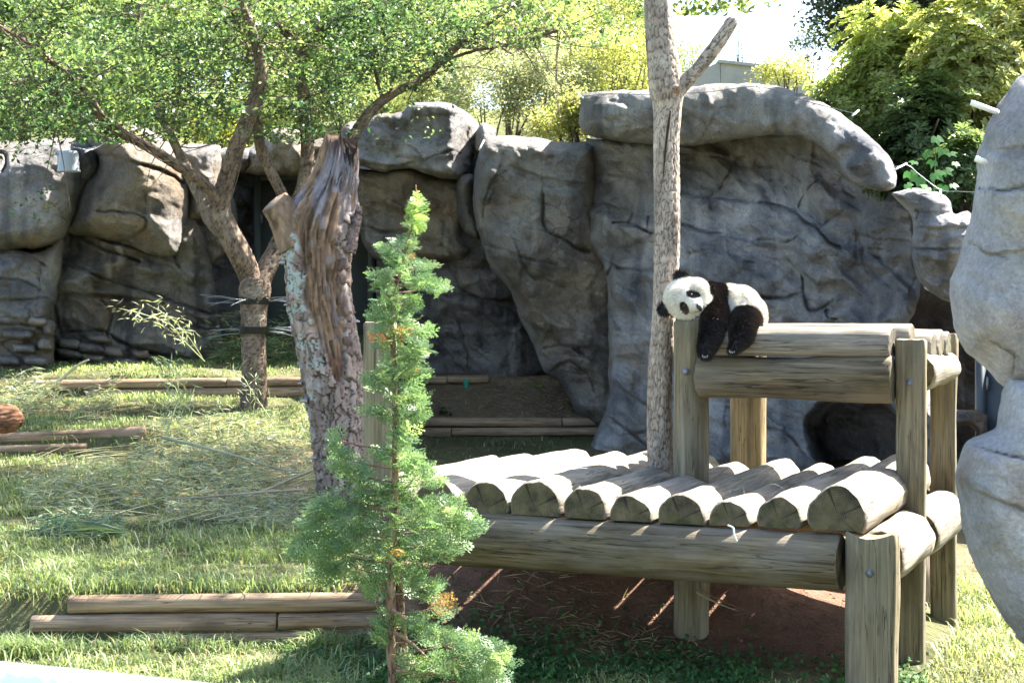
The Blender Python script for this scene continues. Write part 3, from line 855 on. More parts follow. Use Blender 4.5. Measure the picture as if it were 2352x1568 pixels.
rock("rock_block", [(2048, 445), (2090, 433), (2150, 440), (2182, 460), (2192, 490), (2232, 492), (2240, 620), (2215, 690), (2170, 690), (2140, 672), (2108, 640), (2096, 580), (2094, 500)],
     14.0, bulge=0.35, edge=24, seed=20, facet=0.04, fsize=60, base=BLUEG * .95, alt=BROWN, skirt=2.4, bed=0.03,
     cracks=[(z8([(1400, 590), (1500, 600), (1740, 595)]), 4.5, .07, .05), (z8([(1380, 730), (1600, 735), (1830, 720)]), 4.5, .08, .05), (z8([(1360, 905), (1550, 915), (1800, 910)]), 4.5, .07, -.03), (z8([(1410, 590), (1400, 680), (1360, 760), (1360, 900)]), 5, .09, .08)],
     label="squarish banded rock block right of the cliff over the cave", group=GR)
rock("rock_recess", [(2040, 600), (2560, 600), (2560, 1330), (2040, 1330)], 17.6, bulge=0.1, edge=30, seed=21, facet=0.06, base=ROCK_SHADE * .6, alt=ROCK_SHADE * .5, stain=.3,  # cave darkness put into the rock colour
     label="rock coloured as shade at the back of the right-hand cave", group=GR)
rock("rock_sill", [(2150, 945), (2215, 940), (2262, 950), (2268, 990), (2262, 1300), (2246, 1300), (2244, 992), (2150, 990)], 14.7, bulge=0.08, edge=12, seed=22, facet=0.02, fsize=40, base=GREY * .8, alt=GREY * .7,
     label="low grey ledge beside the cave door on the right", group=GR)

rock("rock_backing", [(-60, 360), (200, 340), (480, 360), (500, 600), (-60, 640)], 19.9, bulge=0.2, edge=30, seed=25, base=ROCK_SHADE, alt=GREY * .7, label="shade-coloured rock showing in the gaps between the left boulders", group=GR)
rock("rock_backing", [(1020, 330), (1180, 340), (1200, 660), (1040, 640)], 20.3, bulge=0.2, edge=30, seed=26, base=ROCK_SHADE, alt=GREY * .7, label="shade-coloured rock in the cleft left of the central buttress", group=GR)
GF = "pale rocks in the right foreground"
rock("foreground_rock", [(3250, 60), (2900, 40), (2600, 90), (2420, 128), (2352, 168), (2310, 218), (2282, 258), (2266, 290), (2262, 314), (2246, 345), (2243, 385), (2240, 440), (2228, 500), (2215, 542), (2200, 600), (2181, 652), (2183, 700), (2196, 765), (2212, 800), (2250, 832), (2306, 890), (2340, 900), (2600, 915), (2900, 900), (3250, 920)],
     6.5, bulge=0.42, edge=120, seed=23, step=5.0, facet=0.008, fsize=120, mat=M_ROCKF, base=PALE * 1.08, alt=PALE * .95, big=0.07, bigsize=200, amp=0.02, stain=0.18, skirt=0.35, bed=0.25,
     cracks=[(z8([(1820, 850), (1950, 890), (2050, 960), (2350, 930)]), 5, .035, .03), (z8([(1960, 370), (2150, 400), (2350, 370)]), 6, .04, -.03), ([(2289, 789), (2327, 811), (2331, 835), (2327, 858)], 5, .05, .04), (z8([(1950, 0), (2150, 30), (2350, 20)]), 5, .025, .02)],
     label="tall pale rock leaning in at the right edge, upper piece", group=GF)
rock("foreground_rock", [(3250, 840), (2900, 860), (2600, 845), (2340, 862), (2312, 872), (2301, 910), (2293, 945), (2287, 978), (2258, 995), (2220, 1014), (2204, 1046), (2194, 1092), (2200, 1135), (2206, 1182), (2216, 1232), (2236, 1290), (2265, 1350), (2292, 1400), (2330, 1450), (2360, 1484), (2600, 1640), (2900, 1700), (3250, 1690)],
     6.4, bulge=0.38, edge=110, seed=24, step=5.0, facet=0.008, fsize=120, mat=M_ROCKF, base=PALE * 1.05, alt=PALE * .95, big=0.07, bigsize=200, amp=0.02, stain=0.15, skirt=0.3, bed=0.3,
     cracks=[([(2200, 1110), (2270, 1140), (2400, 1190)], 5, .03, .02), ([(2220, 1012), (2290, 1040), (2400, 1060)], 5, .03, -.02)],
     label="lower bulging pale rock at the right edge above the grass", group=GF)

rock("rock_wall", [(2430, 470), (2550, 420), (2750, 440), (2950, 400), (3300, 420), (3300, 1340), (2440, 1340), (2425, 900)], 13.6, bulge=0.4, edge=40, seed=28, step=6, big=0.5, bigsize=160, base=BLUEG * .9, alt=GREY, skirt=1.5,
     label="rock wall carrying on to the right behind the leaning rock", cat="rock wall", group=GR)
# den doors
M_DOOR = mat_flat("grey_painted_door", (0.085, 0.10, 0.10), rough=0.55, var=0.12, nscale=4, bumps=((8, 0.1, 0.01),))
def door(pa, pb, D, label, mat, handle_px=None):
    a, b = P(*pa, D), P(*pb, D)
    cx, cz = (a[0] + b[0]) / 2, (a[2] + b[2]) / 2
    w, h = abs(b[0] - a[0]), abs(a[2] - b[2])
    t = empty("den_door", (cx, D, cz - h / 2), label, "door", "steel doors of the dens")
    lf_ = build("door_leaf", *box(cx, D, cz, w, 0.05, h, 0.006), mat, t, smooth=False)
    build("door_frame", *merge([box(cx - w / 2 - .04, D - .01, cz, .08, .09, h + .16, .006), box(cx + w / 2 + .04, D - .01, cz, .08, .09, h + .16, .006), box(cx, D - .012, cz + h / 2 + .04, w, .09, .08, .006)])[:2], mat, t, smooth=False)
    for k in (0.22, 0.8):
        sub(build("hinge", *box(cx - w / 2 + 0.01, D - .05, cz - h / 2 + h * k, .025, .03, .12, .004), M_METAL, t, smooth=False), lf_)
    return t
door((600, 415), (845, 850), 21.5, "dark grey steel door in the recess behind the dead stump", M_DOOR)
door((2262, 800), (2400, 1200), 15.2, "blue grey steel door in the cave beside the right rock", mat_flat("blue_grey_door", (0.07, 0.085, 0.10), rough=0.5, nscale=4))
# ------------------------------------------------------------------ round timber
def log_mesh(L, R, h=None, nseg=30, seed=0, rough=0.011, chamfer=0.008, saddle=None, end_noise=0.004, taper=0.0):
    """log along local X from 0 to L; h = height of a flat-bottomed (sawn) log, None = full round. Flat side at -Z."""
    nlen = max(6, int(L / 0.055))
    if h is None or h >= 2 * R:
        a = np.linspace(0, 2 * np.pi, nseg, endpoint=False)
        prof = np.stack([np.sin(a), np.cos(a)], -1) * R
    else:
        c = h - R                                   # centre above the sawn face
        a0 = math.pi - math.acos(np.clip(c / R, -1, 1))
        a = np.linspace(-a0, a0, nseg - 6)
        arc = np.stack([np.sin(a), np.cos(a)], -1) * R
        wflat = arc[-1, 0]
        fl = np.stack([np.linspace(wflat, -wflat, 8)[1:-1], np.full(6, -c)], -1)
        prof = np.vstack([arc, fl])
    n = len(prof)
    xs = np.concatenate([[0, chamfer], np.linspace(0, L, nlen)[1:-1], [L - chamfer, L]])
    m = len(xs)
    X = np.repeat(xs[:, None], n, 1)
    ang = np.arctan2(prof[:, 0], prof[:, 1])
    pts = np.stack([X / 0.5, np.repeat(prof[None, :, 0] * 7, m, 0), np.repeat(prof[None, :, 1] * 7, m, 0)], -1).reshape(-1, 3)
    k = 1 + rough / R * fbm(pts + seed * 7.1, 3, seed).reshape(m, n) + 0.35 * rough / R * fbm(pts * np.array([1.5, 5, 5]) + seed, 2, seed + 3).reshape(m, n)
    k *= (1 - taper * X / L)
    k[0] *= (1 - chamfer / R * 0.9); k[-1] *= (1 - chamfer / R * 0.9)
    Y = prof[None, :, 0] * k; Z = prof[None, :, 1] * k
    en = end_noise * fbm(np.stack([prof[:, 0] * 30, prof[:, 1] * 30, np.full(n, seed)], -1), 3, seed + 1)
    X = X.copy(); X[0] += en; X[1] += en; X[-1] += en; X[-2] += en
    if saddle is not None:                           # rounded notch cut across the top end, along local Y axis
        cut = saddle[0] - np.sqrt(np.clip(saddle[0] ** 2 - np.clip(Y[-1] - saddle[1], -saddle[0], saddle[0]) ** 2, 0, None))
        X[-1] -= (saddle[2] - np.minimum(cut, saddle[2])); X[-2] -= (saddle[2] - np.minimum(cut, saddle[2]))
    V = np.stack([X, Y, Z], -1).reshape(-1, 3)
    i = np.arange(m - 1)[:, None] * n; j = np.arange(n)[None]
    a_ = i + j; b_ = i + (j + 1) % n
    Q = np.stack([a_, a_ + n, b_ + n, b_], -1).reshape(-1, 4)
    # ends on their own vertices
    e0 = V[:n]; e1 = V[-n:]
    c0 = e0.mean(0, keepdims=True); c1 = e1.mean(0, keepdims=True)
    o = len(V)
    mid0 = (e0 + c0) / 2; mid1 = (e1 + c1) / 2
    if saddle is not None: 
        mid1 = mid1.copy()
        cut = saddle[0] - np.sqrt(np.clip(saddle[0] ** 2 - np.clip(mid1[:, 1] - saddle[1], -saddle[0], saddle[0]) ** 2, 0, None))
        mid1[:, 0] = L - (saddle[2] - np.minimum(cut, saddle[2]))
        c1 = c1.copy(); c1[:, 0] = L - saddle[2]
    V = np.vstack([V, e0, mid0, c0, e1, mid1, c1])
    jj = np.arange(n); j2 = (jj + 1) % n
    Q0 = np.stack([o + jj, o + j2, o + n + j2, o + n + jj], -1)
    T0 = np.stack([o + n + jj, o + n + j2, np.full(n, o + 2 * n)], -1)
    o2 = o + 2 * n + 1
    Q1 = np.stack([o2 + j2, o2 + jj, o2 + n + jj, o2 + n + j2], -1)
    T1 = np.stack([o2 + n + j2, o2 + n + jj, np.full(n, o2 + 2 * n)], -1)
    faces = [np.vstack([Q, Q0, Q1]), np.vstack([T0, T1])]
    mi = np.concatenate([np.zeros(len(Q), int), np.ones(2 * n, int), np.ones(2 * n, int)])
    return V, faces, mi

def place_log(name, a, b, R, h=None, mats=None, parent=None, seed=0, up=(0, 0, 1), **kw):
    a = np.asarray(a, float); b = np.asarray(b, float)
    L = np.linalg.norm(b - a)
    V, F, mi = log_mesh(L, R, h, seed=seed, **kw)
    me = mesh_np(name, V, F, None, True, mi)
    ex = Vector((b - a) / L)
    ez = Vector(up); ez = (ez - ex * ez.dot(ex)).normalized()
    ey = ez.cross(ex)
    rot = Matrix((ex, ey, ez)).transposed().to_euler()
    o = obj(name, me, mats or [M_DECK, M_END], parent, None, rot)
    o.location = Vector(a) - (parent.location if parent else Vector((0, 0, 0)))
    return o

# ------------------------------------------------------------------ climbing platform
plat_loc = SL(1.2, 1.0, 0.0)
plat = empty("climbing_platform", plat_loc, "two-level climbing platform of weathered round logs on thick posts", "platform")
def s_at(px, l):
    k = (px - CX) / FOC
    # (A0x + Ux s + Vx l) = k (A0y + Uy s + Vy l)
    return (k * (A0[1] + V2[1] * l) - A0[0] - V2[0] * l) / (U2[0] - k * U2[1])
DZ = 0.785
deck = [(800, 868, .13, 1.60), (872, 946, .14, 1.72), (948, 1052, .15, 1.93), (1055, 1172, .150, 1.90), (1168, 1286, .165, 1.86), (1289, 1396, .148, 1.95), (1399, 1503, .122, 1.80), (1507, 1622, .135, 1.95),
        (1626, 1724, .118, 1.86), (1729, 1846, .150, 2.0), (1853, 1999, .205, 1.75)]
for k, (xa, xb, h, L) in enumerate(deck):
    sa, sb = s_at(xa, -.03), s_at(xb, -.03)
    sm, w = (sa + sb) / 2, abs(sa - sb) * 0.93
    R = max(w / 2 * (1.0 if h >= w / 2 else 1.03), 0.07)
    if h < R: R = (h * h + (w / 2) ** 2) / (2 * h)
    a = SL(sm, -0.03 + rng.uniform(-.015, .015), DZ + (h - R) + 0.006); b = SL(sm + rng.uniform(-.02, .02), L, DZ + (h - R) + 0.006 + rng.uniform(-.004, .012))
    place_log("deck_log", a, b, R, h, [M_DECK, M_END], plat, seed=k, nseg=36, taper=rng.uniform(-.05, .08))
BR = 0.130
place_log("beam", SL(0.135, 0.0, DZ - BR), SL(2.42, 0.0, DZ - BR), BR, None, [M_BEAM, M_END], plat, seed=21, nseg=40)
place_log("beam", SL(0.10, 1.78, DZ - BR), SL(2.42, 1.78, DZ - BR), BR, None, [M_BEAM, M_END], plat, seed=22)
place_log("beam", SL(0.0, 0.10, DZ - BR), SL(0.0, 0.93, DZ - BR), BR, None, [M_DECK, M_END], plat, seed=23, nseg=36)
place_log("beam", SL(0.0, 1.06, DZ - BR), SL(0.0, 1.97, DZ - BR), BR, None, [M_DECK, M_END], plat, seed=24, nseg=36)
M_POSTY = mat_wood("yellow_treated_post", (0.17, 0.12, 0.05), (0.27, 0.20, 0.095), (0.34, 0.265, 0.14), algae=(0.17, 0.19, 0.04), algae_amt=0.6, grey=0.1)
FWD = (-V2[0], -V2[1], 0); BACK = (V2[0], V2[1], 0)
def post(s, l, z1, R, h=None, seed=0, z0=-0.25, up=BACK, mats=None, **kw):
    return place_log("post", SL(s, l, z0), SL(s, l, z1), R, h, mats or [M_POST, M_ENDT], plat, seed=seed, up=up, rough=0.006, nseg=32, **kw)
post(0.0, 0.0, 0.800, 0.117, 0.17, seed=31, saddle=(0.16, 0.0, 0.03))
post(0.0, 0.99, 1.635, 0.075, 0.11, seed=32)
post(0.0, 2.04, 1.645, 0.074, 0.11, seed=33)
post(1.142, 0.99, 1.725, 0.093, None, seed=34)
post(1.142, 2.13, 1.715, 0.103, 0.17, seed=35, mats=[M_POSTY, M_ENDT])
post(2.50, 0.06, 1.72, 0.085, 0.12, seed=36, z0=0.44)
post(2.45, 1.90, 0.78, 0.09, None, seed=37)
# upper storey
UB = 1.437
place_log("beam", SL(1.075, 0.93, UB), SL(0.075, 0.93, UB), 0.114, None, [M_BEAM, M_END], plat, seed=41, nseg=40)
place_log("beam", SL(-0.005, 1.08, 1.47), SL(-0.005, 1.96, 1.47), 0.098, None, [M_DECK, M_END], plat, seed=42, nseg=36)
place_log("beam", SL(1.14, 1.10, 1.47), SL(1.14, 2.02, 1.47), 0.098, None, [M_DECK, M_END], plat, seed=43)
upper = [(0.955, 0.098, .155, 1.05, 0.085), (1.135, 0.095, .165, 1.22, 0.015), (1.33, 0.09, .13, 1.2, -0.06), (1.51, 0.09, .125, 1.2, -0.07), (1.70, 0.09, .12, 1.2, -0.08), (1.87, 0.08, .12, 1.2, -0.02)]
for k, (l, R, h, s0, s1) in enumerate(upper):
    z = 1.546 + h - R
    place_log("deck_log", SL(s0, l, z), SL(s1, l, z), R, h, [M_DECK, M_END], plat, seed=50 + k, nseg=36)
# bolt heads where the beams meet the posts
bv_, bf_ = lathe([(.0005, .010), (.011, .009), (.013, .004), (.013, 0), (.02, 0), (.02, -.003)], 12)
def bolt(p, nrm):
    rotm = np.array(Vector(nrm).to_track_quat('Z', 'Y').to_matrix())
    build("bolt", bv_ @ rotm.T + p, bf_, M_METAL, plat)
for (s__, l__, z__, rr) in ((0.0, -.055, .62, 0), (1.142, .895, 1.46, 0), (0.0, .955, 1.42, 0), (2.5, .02, .62, 0)):
    bolt(SL(s__, l__ - .002, z__), FWD)
# low retaining boards at the back of the clay under the deck
M_BOARD = mat_wood("old_board", (0.20, 0.15, 0.10), (0.33, 0.26, 0.18), (0.43, 0.36, 0.26), algae_amt=0.15, grey=0.4)
bank = empty("board_edging", SL(0.6, 2.25, 0.0), "low edging of upright tan boards behind the red clay under the platform", "edging")
for k in range(7):
    s = 0.16 + k * 0.165
    a = SL(s, 2.25 + rng.uniform(-.02, .02), -0.1); b = SL(s, 2.25, 0.42 + rng.uniform(-.03, .03))
    L = np.linalg.norm(b - a)
    V, F = box(L / 2, 0, 0, L, 0.158, 0.045, 0.006)
    me = mesh_np("board", V, F, None, False)
    ex = Vector((b - a) / L); ez = Vector(FWD); ez = (ez - ex * ez.dot(ex)).normalized(); ey = ez.cross(ex)
    o = obj("board", me, M_BOARD, bank, Vector(a) - bank.location, Matrix((ex, ey, ez)).transposed().to_euler())

# strip of pale tape hanging from the front beam
q = [P(1672, 1206, 7.62), P(1684, 1212, 7.60), P(1686, 1226, 7.585), P(1692, 1243, 7.58)]
V, F = tube(catmull(q, 14), np.full(14, 0.0045), 6)
V[:, 1] = V[:, 1]
tag(build("tape_strip", V, F, mat_flat("pale_tape", (0.55, 0.68, 0.66), rough=0.5)), "short pale strip of tape hanging on the front platform beam", "tape")

# ------------------------------------------------------------------ dead trunk lashed to the platform post
def bark_disp(scale_u, scale_v, depth, seed):
    def f(th, al, rad):
        r = np.repeat(np.asarray(rad)[:, None], th.shape[1], 1)
        nn = max(3, int(2 * np.pi * np.mean(rad) / scale_u))
        u = th / (2 * np.pi) * nn; v = al / scale_v
        w = np.stack([np.cos(th).ravel() * 3, np.sin(th).ravel() * 3, al.ravel() * 2], -1)
        u2 = u.ravel() + 0.35 * fbm(w * 2, 3, seed)
        v2 = v.ravel() + 0.35 * fbm(w * 2 + 9, 3, seed)
        f1, f2, c1, c2, _, _ = worley(u2, v2, seed)
        d = depth * (sstep(0.02, 0.28, f2 - f1) - 0.6 + 0.35 * (c1 - .5))
        d = d + 0.05 * r.ravel() * fbm(w * 1.2, 3, seed + 5)
        f.last = np.clip(0.25 + 0.75 * sstep(0.0, 0.2, f2 - f1), 0, 1) * (0.85 + 0.3 * c2)
        return d.reshape(th.shape)
    return f

def trunk_part(name, ctrl, parent, colr, nlen, nseg, disp=None, mat=None, seed=0, cvar=0.3):
    """ctrl rows: px, py, D, radius_px"""
    c = np.asarray(ctrl, float)
    pts = np.array([P(a, b, d) for a, b, d, r in c])
    rr = c[:, 3] * c[:, 2] / FOC
    q = catmull(np.hstack([pts, rr[:, None]]), nlen)
    V, F = tube(q[:, :3], q[:, 3], nseg, True, disp)
    n = fbm(V * np.array([14, 14, 5]), 4, seed)[:, None]
    n2 = fbm(V * 3, 3, seed + 2)[:, None]
    col = np.asarray(colr) * (1 + cvar * n + 0.2 * n2)
    if disp is not None and hasattr(disp, 'last'):
        col[:len(disp.last)] *= disp.last[:, None]
    col = col + sstep(0.5, 0.9, fbm(V * 9 + 4, 3, seed + 5))[:, None] * np.array([.08, .085, .07])
    return build(name, V, F, mat or M_BARK, parent, col=col)

dt = empty("dead_trunk", P(1518, 1085, 9.12), "tall bare forked tree trunk standing on the deck behind the panda", "tree trunk")
DTC = (0.36, 0.295, 0.235)
dtr = trunk_part("trunk", [(1508, -120, 9.15, 31), (1511, 0, 9.15, 31), (1516, 80, 9.15, 33), (1524, 150, 9.15, 37), (1531, 205, 9.15, 39), (1533, 255, 9.15, 32), (1531, 330, 9.14, 29), (1532, 450, 9.14, 29), (1532, 560, 9.13, 29), (1530, 640, 9.13, 27),
                     (1524, 740, 9.12, 26), (1516, 850, 9.12, 27), (1514, 960, 9.12, 28), (1517, 1040, 9.12, 30), (1519, 1086, 9.12, 29)], dt, DTC, 420, 90, bark_disp(0.013, 0.055, 0.0045, 4), seed=3)
br = trunk_part("branch", [(1548, 215, 9.14, 20), (1575, 187, 9.12, 17), (1602, 160, 9.1, 15), (1630, 125, 9.08, 15.5), (1655, 92, 9.06, 15), (1680, 52, 9.04, 13.5), (1687, 41, 9.04, 6)], dt, (0.33, 0.28, 0.23), 110, 40, bark_disp(0.022, 0.05, 0.006, 6), seed=5)
sub(trunk_part("knot", [(1555, 205, 9.02, 11), (1553, 204, 8.985, 9), (1552, 204, 8.97, 4)], dt, (0.28, 0.2, 0.14), 12, 16, bark_disp(0.02, 0.02, 0.004, 8), seed=6), dtr)
V, F = tube(catmull([P(1540, 255, 9.055), P(1534, 300, 9.06), P(1528, 350, 9.06), P(1522, 420, 9.062)], 40), np.interp(np.linspace(0, 1, 40), [0, .2, .6, 1], [.003, .008, .006, .001]), 8)
sub(build("split", V, F, mat_flat("dark_split", (0.035, 0.022, 0.015), rough=0.95), dt), dtr)

# ------------------------------------------------------------------ stump with bracket fungi
ST_D = 12.0
st = empty("tree_stump", P(795, 1150, ST_D), "tall rotting stump with lichen, peeling bark and a jagged top", "stump")
ctrl = np.array([(800, 1290, 66), (793, 1180, 60), (788, 1080, 59), (782, 1000, 61), (770, 900, 65), (757, 820, 66), (747, 760, 67), (735, 700, 69), (731, 640, 70), (729, 570, 74), (734, 520, 79), (747, 480, 72), (760, 445, 63), (771, 410, 54), (781, 375, 46), (786, 345, 42)], float)
pts = np.array([P(a, b, ST_D) for a, b, r in ctrl])
q = catmull(np.hstack([pts, (ctrl[:, 2] * ST_D / FOC)[:, None]]), 520)
def stump_masks(pxv, pyv):
    xl = np.interp(pyv, [340, 450, 505, 531, 567, 644, 721, 800, 825, 872, 900], [600, 600, 637, 673, 691, 694, 714, 730, 750, 773, 790])
    xr = np.interp(pyv, [340, 480, 490, 546, 587, 657, 721, 782, 833, 869, 900], [900, 900, 801, 766, 773, 776, 786, 794, 786, 783, 780])
    return xl, xr
V, F = tube(q[:, :3], q[:, 3], 150, True)
nn = V - np.repeat(q[:, :3], 150, 0).tolist().__len__() * 0 if False else None
cen = np.vstack([np.repeat(q[:, :3], 150, 0), q[:1, :3], q[-1:, :3]])
dirn = V - cen
rl = np.linalg.norm(dirn, axis=1)[:, None] + 1e-6
dirn = dirn / rl
front = -dirn[:, 1]
spx = CX + V[:, 0] / V[:, 1] * FOC; spy = HY - (V[:, 2] - CH) / V[:, 1] * FOC
wob = 9 * fbm(V * 9, 3, 71)
xl, xr = stump_masks(spy, spx)
xl, xr = stump_masks(spx, spy)
wood = sstep(-4, 4, spx - xl + wob) * sstep(-4, 4, xr - spx + wob) * sstep(-0.15, 0.1, front) * sstep(905, 860, spy)
wood = np.maximum(wood, sstep(470, 440, spy + wob))
th = np.arctan2(dirn[:, 0], -dirn[:, 1])
ub = th * 3.0 + 0.55 * fbm(V * 9, 3, 72); vb = V[:, 2] / 0.105 + 0.7 * fbm(V * 9 + 5, 3, 73)
f1, f2, c1, c2, wu_, wv_ = worley(ub * 1.7, vb * .8, 9)
plate = sstep(0.02, 0.13, f2 - f1)
bark_h = 0.016 * plate + 0.020 * (c1 - 0.5) - 0.012 * wv_ * plate + 0.008 * fbm(V * np.array([45, 45, 22]), 3, 74)
grain = fbm(np.stack([th * 11, np.zeros_like(th), V[:, 2] * 2.2], -1), 4, 75)
grain2 = fbm(np.stack([th * 26, np.zeros_like(th), V[:, 2] * 11], -1) + 70, 3, 175)
wood_h = -0.012 + 0.003 * grain + 0.007 * grain2 + 0.012 * fbm(np.stack([th * 16, 0 * th, V[:, 2] * 9], -1), 3, 176) - 0.022 * sstep(.35, .6, fbm(np.stack([th * 14, 0 * th, V[:, 2] * 8], -1) + 90, 2, 177)) + 0.010 * fbm(V * 7, 3, 76) - 0.02 * sstep(.45, .8, fbm(np.stack([th * 7, 0 * th, V[:, 2] * 4], -1) + 40, 3, 77))
dsp = bark_h * (1 - wood) + wood_h * wood
V = V + dirn * dsp[:, None]
# ragged broken top
topm = sstep(430, 345, spy)
V[:, 2] += topm * 0.10 * fbm(np.stack([np.cos(th) * 3, np.sin(th) * 3, 0 * th], -1) + 3, 3, 78) + topm * 0.12 * fbm(np.stack([np.cos(th) * 9, np.sin(th) * 9, 0 * th], -1), 2, 79)
nb = fbm(V * np.array([5, 5, 2.2]), 4, 80)[:, None]; ng = grain[:, None]
bark_c = np.array([0.25, 0.19, 0.155]) * (0.35 + 0.85 * plate[:, None]) * (0.7 + 0.6 * c1[:, None])
bark_c = bark_c * (1 + .2 * nb) + 0.07 * (c2[:, None] > .72) * plate[:, None]
wood_c = np.array([0.33, 0.215, 0.135]) * (1 + 0.5 * ng + 0.35 * grain2[:, None])
greyw = sstep(-0.1, 0.5, fbm(V * np.array([9, 9, 1.6]) + 7, 3, 81))[:, None]
wood_c = wood_c * (1 - greyw) + np.array([0.33, 0.30, 0.31]) * (1 + .5 * ng) * greyw
redw = sstep(0.2, 0.6, fbm(V * np.array([8, 8, 3]) + 17, 3, 82))[:, None]
wood_c = wood_c * (1 - .7 * redw) + np.array([0.17, 0.085, 0.055]) * .7 * redw
col = bark_c * (1 - wood[:, None]) + wood_c * wood[:, None]
lich = sstep(0.0, 0.25, fbm(V * 13, 4, 83) + 0.45 * sstep(40, -20, spx - xl) * sstep(820, 640, spy) - 0.32)[:, None] * (1 - wood[:, None]) * sstep(790, 690, spx)[:, None] * sstep(0.2, 0.6, plate)[:, None]
col = col * (1 - lich) + np.array([0.44, 0.48, 0.43]) * lich
charr = sstep(372, 352, spy)[:, None] * sstep(785, 800, spx)[:, None]
col = col * (1 - charr * .85) * (0.84 - .2 * wood[:, None])
sttr = build("trunk", V, F, M_BARK, st, col=col)
# sawn side branch
sp = np.array([P(690, 560, ST_D - .05), P(665, 510, ST_D - .06), P(643, 480, ST_D - .09), P(630, 464, ST_D - .11)])
qq = catmull(np.hstack([sp, np.array([[50], [42], [35], [32]]) * ST_D / FOC]), 90)
def stub_d(th, al, rad): return bark_disp(0.02, 0.3, 0.012, 12)(th, al, rad)
V, F = tube(qq[:, :3], qq[:, 3], 60, True, stub_d)
n = fbm(V * np.array([20, 20, 6]), 4, 90)[:, None]
cs = np.array([0.24, 0.165, 0.11]) * (1 + .5 * n)
cs[-1] = (0.36, 0.27, 0.19)
build("branch_stub", V, F, M_BARK, st, col=cs)
# splinter of bark standing off on the right
V, F = tube(catmull([P(800, 580, ST_D - .1), P(812, 530, ST_D - .1), P(822, 492, ST_D - .09), P(826, 472, ST_D - .09)], 50), np.interp(np.linspace(0, 1, 50), [0, .6, 1], [.05, .035, .012]), 30, True, bark_disp(0.02, 0.04, 0.014, 14))
build("bark_slab", V, F, M_BARK, st, col=np.array([0.16, 0.12, 0.105]) * (1 + .6 * fbm(V * 25, 3, 91)[:, None]))
# bark scales lifting off the right-hand edge
for k in range(16):
    py = 560 + k * 17 + rng.uniform(-6, 6)
    xx = np.interp(py, [560, 620, 700, 760, 820], [786, 786, 788, 798, 806]) + rng.uniform(-6, 4)
    V, F = box(0, 0, 0, 0.045, 0.03, rng.uniform(.05, .09), 0.008)
    a = rng.uniform(-.35, .35)
    V = V @ np.array([[math.cos(a), 0, math.sin(a)], [0, 1, 0], [-math.sin(a), 0, math.cos(a)]])
    V = V + 0.006 * fbm(V * 40 + k, 2, k)[:, None] + P(xx, py, ST_D - 0.15 + rng.uniform(0, .04))
    build("bark_scale", V, F, M_BARK, st, col=np.repeat(np.array([[0.17, 0.12, 0.10]]) * rng.uniform(.7, 1.5), len(V), 0))
# bracket fungi
M_FUNG = mat_attr("bracket_fungus", rough=0.8, var=0.2, nscale=40, bumps=((80, 0.3, 0.004),))
for (fx, fy, fr, flip) in [(655, 603, 15, -1), (660, 700, 9, -1), (706, 920, 17, -1), (692, 880, 9, -1), (722, 1012, 13, -1), (727, 1050, 13, -1), (690, 835, 8, -1), (818, 738, 9, 1)]:
    r = fr * ST_D / FOC
    a = np.linspace(0, np.pi, 17)
    rings = []
    for rr_, zz in ((0.05, .5), (.45, .42), (.75, .27), (.95, .08), (1.0, -.08), (.9, -.2), (.5, -.3), (.05, -.38)):
        w = 1 + .06 * np.sin(a * 5)
        rings.append(np.stack([flip * rr_ * r * np.sin(a) * 1.1 * w, -rr_ * r * np.cos(a), np.full(17, zz * r)], -1))
    Vf = np.vstack(rings)
    ii = (np.arange(7)[:, None] * 17 + np.arange(16)[None]).ravel()
    Qf = np.stack([ii, ii + 1, ii + 18, ii + 17], -1)
    cz = np.repeat(np.array([[.22, .21, .22], [.27, .25, .25], [.2, .19, .2], [.36, .34, .33], [.4, .33, .25], [.3, .2, .12], [.28, .18, .1], [.25, .16, .1]]), 17, 0)
    sub(build("bracket_fungus", Vf + P(fx + 8 * (-flip) * .2, fy, ST_D - 0.08), Qf, M_FUNG, st, col=cz), sttr)

# ------------------------------------------------------------------ landscape timbers
def timbers(name, rows, label, loc):
    t = empty(name, loc, label, "timber edging", "low log retaining edges")
    for k, (xa, ya, Da, xb, yb, Db, r) in enumerate(rows):
        place_log("timber", P(xa, ya, Da), P(xb, yb, Db), r, None, [M_TIMBER, M_ENDT], t, seed=len(C.objects) + k, rough=0.005, nseg=24)
    return t
timbers("timber_edging", [(158, 1388, 9.30, 882, 1380, 9.30, .0495), (72, 1432, 9.28, 636, 1428, 9.28, .0495), (640, 1428, 9.28, 878, 1424, 9.28, .0495), (330, 1471, 9.27, 876, 1466, 9.27, .0495), (100, 1394, 9.55, 152, 1392, 9.36, .045)],
        "front log edging in the grass left of the conifer", P(500, 1440, 9.3))
timbers("timber_edging", [(-160, 1014, 15.0, 335, 992, 15.1, .052), (-160, 1039, 14.97, 200, 1030, 14.98, .05)], "short log edging at left half buried under cut bamboo", P(100, 1040, 15.0))
timbers("timber_edging", [(60, 884, 17.75, 520, 878, 17.78, .05), (522, 878, 17.78, 735, 876, 17.8, .05), (200, 906, 17.72, 730, 899, 17.76, .05)], "long log edging crossing behind the forked tree", P(400, 900, 17.75))
timbers("timber_edging", [(350, 818, 20.05, 760, 812, 20.1, .055), (430, 797, 20.2, 760, 793, 20.25, .05), (420, 834, 20.03, 760, 830, 20.05, .05)], "shaded log edging against the rock by the den door", P(550, 835, 20.1))
timbers("timber_edging", [(930, 968, 19.45, 1290, 970, 19.45, .052), (1292, 969, 19.45, 1424, 967, 19.45, .052), (930, 992, 19.42, 1036, 993, 19.42, .052), (1038, 992, 19.42, 1410, 990, 19.42, .05)], "double log edging right of the conifer below the dirt slope", P(1200, 1000, 19.45))
